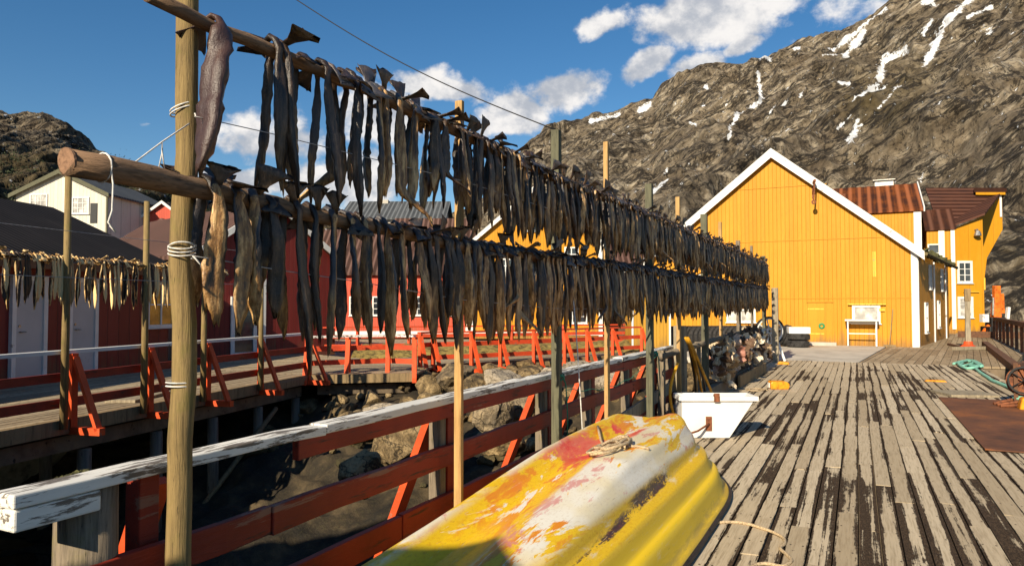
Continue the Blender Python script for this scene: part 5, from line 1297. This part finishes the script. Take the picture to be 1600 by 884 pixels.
# bench by the warehouse hatch
pA, pB = at_plane_y(1323, 540, 30.75)[0], at_plane_y(1372, 540, 30.75)[0]
tb = thing('work_table', 'narrow white work table under the warehouse hatch', 'table', ((pA + pB) / 2, 30.75, 0), 0, None, False)
wt_ = pB - pA; m = MB(); m.box((0, .12, 1.02), (wt_ + .1, .55, .06)); m.box((0, .3, .93), (wt_ * .9, .1, .12)); m.build('tabletop', 'white_trim', tb)
for s in (-1, 1):
    m = MB(); m.box((s * (wt_ / 2 - .05), -.08, .50), (.05, .05, .97)); m.build('leg', 'white_trim', tb)
    m = MB(); m.box((s * (wt_ / 2 - .05), .34, .50), (.05, .05, .97)); m.build('leg', 'white_trim', tb)
m = MB(); m.box((0, -.08, .5), (wt_ - .15, .035, .035)); m.build('stretcher', 'white_trim', tb)
x0_, _z = at_plane_y(1390, 540, 30.9); m = MB(); m.tube([(x0_, 30.9, .06), (x0_ + .14, 31.14, 1.45)], .018, 6); m.box((x0_, 30.86, .04), (.42, .1, .08)); bq = single(m, 'broom', 'wood_mid', 'brown broom leaning against the yellow warehouse wall', 'broom', (x0_, 30.9, 0))

# ================================================================== WALKWAY RAILINGS
def railing(name, lab, P0, cap_mat, rails, posts, ht, mt, out, brace=True, cap=True):
    """P0: polyline of (x, y); posts: list of (x, y) with outward direction 'out'"""
    t = thing(name, lab, 'railing', (P0[0][0], P0[0][1], 0))
    for (a, b) in zip(P0[:-1], P0[1:]):
        if cap: m = MB(); m.bar((*a, ht), (*b, ht), .13, .05); m.build('handrail', cap_mat, t)
        for zz, hh_ in rails: m = MB(); m.bar((*a, zz), (*b, zz), .04, hh_); m.build('rail', mt, t)
    for (x, y) in posts:
        ox_, oy_ = out
        m = MB(); m.box((x + ox_ * .07, y + oy_ * .07, (ht - .2) / 2 + .0), (.09, .09, ht + .15)); m.build('post', 'red_brace' if brace else mt, t)
        if brace:
            m = MB(); m.bar((x + ox_ * .1, y + oy_ * .1, ht - .08), (x + ox_ * .52, y + oy_ * .52, -.14), .10, .05, (ox_, oy_, .3)); m.build('brace', 'red_brace', t)
            m = MB(); m.bar((x - ox_ * .05, y - oy_ * .05, -.15), (x + ox_ * .58, y + oy_ * .58, -.15), .10, .1); m.build('bracket', 'red_brace', t)
    return t
def edge(u, off=0.02): p = ea + ed * Lat(u) - Vector((ed.y, -ed.x, 0)) * off; return (p.x, p.y)
outv = (ed.y, -ed.x)
railing('walkway_railing', 'dark red railing with pale handrail and bright braces on the near walkway', [edge(-60), edge(112), edge(232), edge(322), edge(405), (-11.34, 12.45)], 'white_trim', ((.60, .12), (.24, .13)), [edge(112), edge(232), edge(322), edge(405), (-11.3, 12.42)], .95, 'red_rail', outv)
pp_ = [WD(u, 477, d_) for u, d_ in ((482, 16.5), (545, 16.9), (607, 17.3), (648, 17.0))]
railing('platform_railing', 'bright orange red railing on the platform beyond the near walkway', [(p.x, p.y) for p in pp_], 'white_worn', ((.58, .12), (.25, .12)), [(p.x, p.y) for p in pp_], .86, 'orange_rail', (.55, -.83))
pp_ = [WD(u, 477, d_) for u, d_ in ((655, 18.4), (675, 18.8), (735, 19.2), (780, 19.8), (832, 20.4), (880, 21.1), (915, 21.8), (955, 22.6), (1000, 23.4))]
railing('bank_railing', 'long orange red railing along the far stony bank', [(p.x, p.y) for p in pp_], 'orange_rail', ((.56, .12), (.22, .12)), [(p.x, p.y) for p in pp_], .88, 'orange_rail', (.85, -.52))
pp_ = [WD(u, 477, d_) for u, d_ in ((470, 24), (560, 24.4), (640, 25), (720, 25.6), (800, 26.2), (880, 27), (950, 27.6), (1000, 28))]
railing('yard_railing', 'low orange red railing in front of the red and yellow houses', [(p.x, p.y) for p in pp_], 'orange_rail', ((.52, .12), (.2, .12)), [(p.x, p.y) for p in pp_], .84, 'orange_rail', (.4, -.9), brace=False)
m = MB()
gq = [WD(u, 477, d_) for u, d_ in ((560, 22.5), (1000, 25.2))]
xs_ = np.linspace(0, 1, 90); ys_ = np.linspace(0, 1, 14); A_, B_ = np.meshgrid(xs_, ys_, indexing='ij')
pa, pb = np.array(gq[0]), np.array(gq[1]); base = pa[None, None] * (1 - A_[..., None]) + pb[None, None] * A_[..., None] + np.array(FH)[None, None] * (B_[..., None] * 3.4 - 1.2)
base[..., 2] = .0 + .42 * np.sin(np.pi * np.clip(B_, 0, 1)) ** .7 + fbm(np.stack([A_ * 30, B_ * 4, A_ * 0], -1), 3) * .14 - .12
tag(grid_mesh(base, 'grass_bank', 'grass_bank'), kind='structure')
plank_thing('loose_plank', WD(190, 477, 11.6), WD(262, 477, 13.2), .5, .05, 'wood_pale', 'loose pale planks lying on the walkway below the curtained window', 'planks')

# ================================================================== ROCKS
def rock_mesh(seed, sub=3, flat=.7, rough_=.28):
    import bmesh
    bm = bmesh.new(); bmesh.ops.create_icosphere(bm, subdivisions=sub, radius=1.0)
    co = np.array([v.co[:] for v in bm.verts]); q = np.random.RandomState(seed); dirs = q.normal(size=(17, 3)); dirs /= np.linalg.norm(dirs, axis=1)[:, None]
    for d_ in dirs: k = co @ d_; lim = q.uniform(.55, .82); co -= np.where(k > lim, k - lim, 0)[:, None] * d_[None] * .9
    co *= (1 + fbm(co * 1.4 + seed * 3.1, 5, False, .62)[:, None] * rough_ * 1.25); co[:, 2] *= flat
    for v, c_ in zip(bm.verts, co): v.co = c_
    me = bpy.data.meshes.new('boulder'); bm.to_mesh(me); bm.free(); me.polygons.foreach_set('use_smooth', [False] * len(me.polygons)); me.materials.append(MATS['boulder_rock']); return me
BO = [(620, 690, 11.0, .62, .62, 'big tan boulder with a broad sunlit face behind the railing'), (545, 668, 11.6, .42, .4, 'tan rounded boulder left of the big sunlit one'), (612, 648, 12.6, .6, .22, 'flat pale slab of rock above the big tan boulder'),
      (782, 592, 15.6, .62, .30, 'dark grey rounded boulder among pale stones on the bank'), (712, 590, 16.6, .7, .55, 'largest pale boulder under the end of the railing'), (672, 612, 16.2, .42, .42, 'brown boulder beside the end pile'),
      (742, 606, 15.4, .5, .4, 'pale boulder right of the fresh rack post on the bank'), (860, 590, 17.5, .5, .35, 'pale rock on the bank near the dark rack post'), (905, 580, 18.5, .55, .3, 'flat brown rock on the bank beyond the dark post'),
      (770, 650, 11.5, .5, .5, 'tan boulder seen through the railing right of the fresh post'), (805, 640, 12.2, .45, .5, 'yellowish boulder with dark cracks seen through the railing'), (790, 690, 10.2, .42, .3, 'low ochre rock below the middle railing board'),
      (690, 640, 13.0, .5, .35, 'mossy rock right of the flat slab'), (560, 740, 9.0, .35, .4, 'dark mossy rock at the shaded foot of the shore'), (955, 600, 15, .45, .4, 'pale stone behind the railing left of the white tub'), (985, 590, 16.5, .45, .4, 'light stone nearest the ochre shed on the bank')]
bq = random.Random(31)
for i, (u, v, d_, sx, sz, lab) in enumerate(BO):
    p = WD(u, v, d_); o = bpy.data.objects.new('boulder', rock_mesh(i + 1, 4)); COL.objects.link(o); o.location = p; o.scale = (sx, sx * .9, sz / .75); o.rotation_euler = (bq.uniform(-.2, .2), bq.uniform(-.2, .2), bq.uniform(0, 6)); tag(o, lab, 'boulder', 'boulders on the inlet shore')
RM = [rock_mesh(50 + i, 2) for i in range(6)]; RV = []
for me in RM:
    c_ = np.zeros(len(me.vertices) * 3, np.float32); me.vertices.foreach_get('co', c_); RV.append((c_.reshape(-1, 3), [tuple(p.vertices) for p in me.polygons]))
m = MB()
for i in range(560):
    y = 10.4 + 12.1 * bq.random() ** .9; x = bq.uniform(-11.5, -2.75) if y < 16 else bq.uniform(-10.2 + (y - 16) * .5, -2.75)
    s = bq.choice((.1, .14, .18, .24, .3)) * bq.uniform(.7, 1.3); z = float(min(shore_z(np.array(x), np.array(y)), -.22)); vs, fs = bq.choice(RV)
    M_ = Matrix.Translation((x, y, z + s * .25)) @ Euler((bq.uniform(-.5, .5), bq.uniform(-.5, .5), bq.uniform(0, 6))).to_matrix().to_4x4(); A_ = np.array(M_)[:3]
    P_ = (vs * s) @ A_[:, :3].T + A_[:, 3]; m.add([tuple(q) for q in P_], fs)
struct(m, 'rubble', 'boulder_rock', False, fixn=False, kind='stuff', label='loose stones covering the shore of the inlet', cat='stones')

# ================================================================== RIGHT SIDE OF THE QUAY
# green mooring rope
uv = [(1490, 568), (1505, 564), (1522, 566), (1500, 572), (1512, 562), (1530, 571), (1510, 575), (1498, 567), (1520, 563), (1535, 572), (1515, 570), (1522, 574), (1532, 582), (1543, 589), (1550, 594), (1565, 600), (1580, 606), (1592, 610), (1610, 616)]
ctl = [W(u, v, .03 + (.04 if 3 < i < 11 and i % 2 else 0)) for i, (u, v) in enumerate(uv)]; pts = []
for i in range(len(ctl) - 1):
    p0, p1, p2, p3 = ctl[max(i - 1, 0)], ctl[i], ctl[i + 1], ctl[min(i + 2, len(ctl) - 1)]
    for k in range(6):
        t_ = k / 6; pts.append(.5 * ((2 * p1) + (p2 - p0) * t_ + (2 * p0 - 5 * p1 + 4 * p2 - p3) * t_ ** 2 + (3 * p1 - p0 - 3 * p2 + p3) * t_ ** 3))
m = MB(); m.tube(pts, .035, 8); single(m, 'rope', 'rope_green', 'thick pale green mooring rope tangled on the quay at the right', 'rope', tuple(pts[0]), None, True)
a, b = W(1534, 540), W(1640, 655)
kb = thing('kerb_beam', 'dark tarred kerb beam along the right edge of the quay', 'beam', tuple(a)); m = MB(); m.bar((a.x + .1, a.y, .09), (b.x + .3, b.y, .09), .2, .18); m.build('beam', 'crate_rust', kb)
fe = thing('quay_fence', 'low rusty fence with faded fender boards on the right quay edge', 'fence', (a.x, a.y, 0))
a2, b2 = W(1540, 528), W(1650, 590)
for i in range(14):
    f = i / 13; p = a2.lerp(b2, f); m = MB(); m.box((p.x + .35, p.y, .42), (.09, .09, .95)); m.build('post', 'rusty_metal' if i % 2 else 'crate_rust', fe)
cols_ = ['white_worn', 'rope_green', 'white_trim', 'rusty_metal', 'concrete']
for i in range(13):
    p = a2.lerp(b2, (i + .5) / 13); m = MB(); m.box((p.x + .42, p.y, .38), (.05, .26, .62), (R((i % 3 - 1) * 6), 0, 0)); m.build('fender_board', cols_[i % 5], fe)
m = MB(); m.bar((a2.x + .35, a2.y - .3, .96), (b2.x + .35, b2.y, .96), .16, .16); m.build('top_beam', 'crate_rust', fe)
# winch at the frame's edge
p = W(1588, 636); wn = thing('winch', 'rusty quay winch with black handwheel beside the steel plate', 'winch', tuple(p), R(-8), None, False); wn.scale = (.7, .7, .7)
for s in (0, .62):
    m = MB(); m.bar((s * .3, s * 1.1, 0), (s * .3, s * 1.1, 1.0), .1, .08, (1, 0, 0)); m.build('frame_leg', 'crate_rust', wn)
    m = MB(); m.bar((s * .3 + .5, s * 1.1, 0), (s * .3 + .05, s * 1.1, .95), .08, .06, (1, 0, 0)); m.build('frame_leg', 'rusty_metal', wn)
m = MB(); m.bar((0, 0, .93), (.2, .7, .93), .1, .1); m.build('cross_bar', 'crate_rust', wn)
Mx = Matrix.Translation((.12, .34, .55)) @ Matrix.Rotation(R(90), 4, 'X'); m = MB(); m.lathe([(.0, -.3), (.3, -.3), (.3, -.27), (.14, -.25), (.14, .25), (.3, .27), (.3, .3), (0, .3)], 24, False, Mx); m.build('drum', 'rusty_metal', wn)
Mx = Matrix.Translation((.15, -.1, .62)) @ Matrix.Rotation(R(90), 4, 'X'); m = MB(); m.lathe([(.27, -.02), (.31, -.02), (.31, .02), (.27, .02)], 28, True, Mx); 
for k in range(5): a_ = k * 1.2566; m.tube([Mx @ Vector((0, 0, 0)), Mx @ Vector((.29 * math.cos(a_), .29 * math.sin(a_), 0))], .015, 6)
m.build('handwheel', 'black_paint', wn)
for k in range(3):
    m = MB(); m.tube([(-.3 - k * .06, -.5 + k * .2, .06), (.3, -.2 + k * .25, .10 + .08 * k)], .035, 7); m.build('bar', 'rusty_metal', wn)
m = MB(); n = 60; m.tube([(.1 + (.10 + .04 * math.sin(i * .9)) * math.cos(i * .52), .1 + (.13 + .04 * math.cos(i * .7)) * math.sin(i * .52), .05 + i * .002) for i in range(n)], .022, 6); single(m, 'rope', 'rope_green', 'green rope wound in a heap at the foot of the winch', 'rope', (0, 0, 0), None, True).location = (p.x, p.y, 0)
m = MB(); m.prism([(-.14, 0), (.14, 0), (.11, .2), (-.1, .2)], 1, -.12, .12); o = single(m, 'float', 'orange_plastic', 'orange float lying against the winch frame', 'float', (0, 0, 0), bevel=.03); o.location = (p.x + .1, p.y - .35, 0)
# bollard post
p = W(1513, 545); bp = thing('bollard_post', 'pale wooden post with red foot standing on the far quay', 'post', tuple(p), 0, None, False)
m = MB(); m.box((0, 0, .95), (.17, .17, 1.75), taper=.9); m.build('post', 'wood_pale', bp, bevel=.01); m = MB(); m.box((.005, 0, 1.98), (.19, .19, .45)); m.build('sleeve', 'wood_mid', bp); m = MB(); m.lathe([(0, 0), (.26, 0), (.26, .1), (.16, .16), (.14, .28), (0, .28)], 14); m.build('foot', 'red_brace', bp)
a, b = W(1490, 547), W(1538, 546); plank_thing('beam', a, b, .14, .12, 'wood_pale', 'pale beam lying on the quay at the foot of the post', 'beam')
a, b = W(1482, 539), W(1506, 545); plank_thing('plank', a, b, .1, .08, 'crate_rust', 'dark plank lying on the far quay boards left of the post', 'plank')
# orange quay crane
p = W(1557, 526); cn = thing('loader_crane', 'folded orange loader crane on the far quay by the cliff', 'crane', tuple(p), R(20), None, False)
m = MB(); m.box((0, 0, .3), (1.1, .9, .45)); m.box((0, .05, .75), (.7, .6, .5)); m.build('base', 'black_paint', cn, bevel=.04)
m = MB(); m.box((0, 0, 1.25), (.38, .4, 1.0), taper=.8); m.build('column', 'crane_orange', cn, bevel=.03)
m = MB(); m.bar((.02, 0, 1.0), (.0, -.1, 2.6), .3, .26, (0, 1, 0)); m.build('boom', 'crane_orange', cn, bevel=.03)
m = MB(); m.bar((.3, 0, 1.2), (.24, -.05, 2.2), .18, .2, (0, 1, 0)); m.build('jib', 'crane_orange', cn, bevel=.02); m = MB(); m.tube([(-.2, -.1, 1.1), (-.18, -.12, 2.0)], .06, 8); m.build('ram', 'steel', cn)
for s in (-.75, .75):
    m = MB(); m.bar((s * .5, 0, .6), (s, 0, .06), .14, .12); m.build('outrigger', 'crane_orange', cn)
m = MB(); m.box((-.62, -.1, .95), (.3, .3, .4)); m.build('control_box', 'white_trim', cn); m = MB(); m.bar((.5, 0, .7), (.65, .1, 1.5), .12, .2, (0, 1, 0)); m.build('side_plate', 'white_trim', cn)
for i, (u, v, w2, h2, lab) in enumerate(((1592, 512, 1.6, .5, 'rusty girder lying at the foot of the cliff'), (1580, 528, 2.2, .3, 'long rusty beam lying on the far right quay'))):
    p = W(u, v); m = MB(); m.bar((p.x - w2, p.y + .2, h2 / 2), (p.x + w2, p.y - .3, h2 / 2), .25, h2); single(m, 'girder', 'crate_rust', lab, 'girder', tuple(p))

# overhead cable
ca, cb = WD(430, -22, 7.5), WD(868, 203, 6.3)
pts = [ca.lerp(cb, i / 20) - Vector((0, 0, .12 * math.sin(math.pi * i / 20))) for i in range(21)]
m = MB(); m.tube(pts, .006, 6); single(m, 'cable', 'cable_black', 'thin black cable crossing the sky down to the dark rack post', 'cable', tuple(pts[0]), None, True)
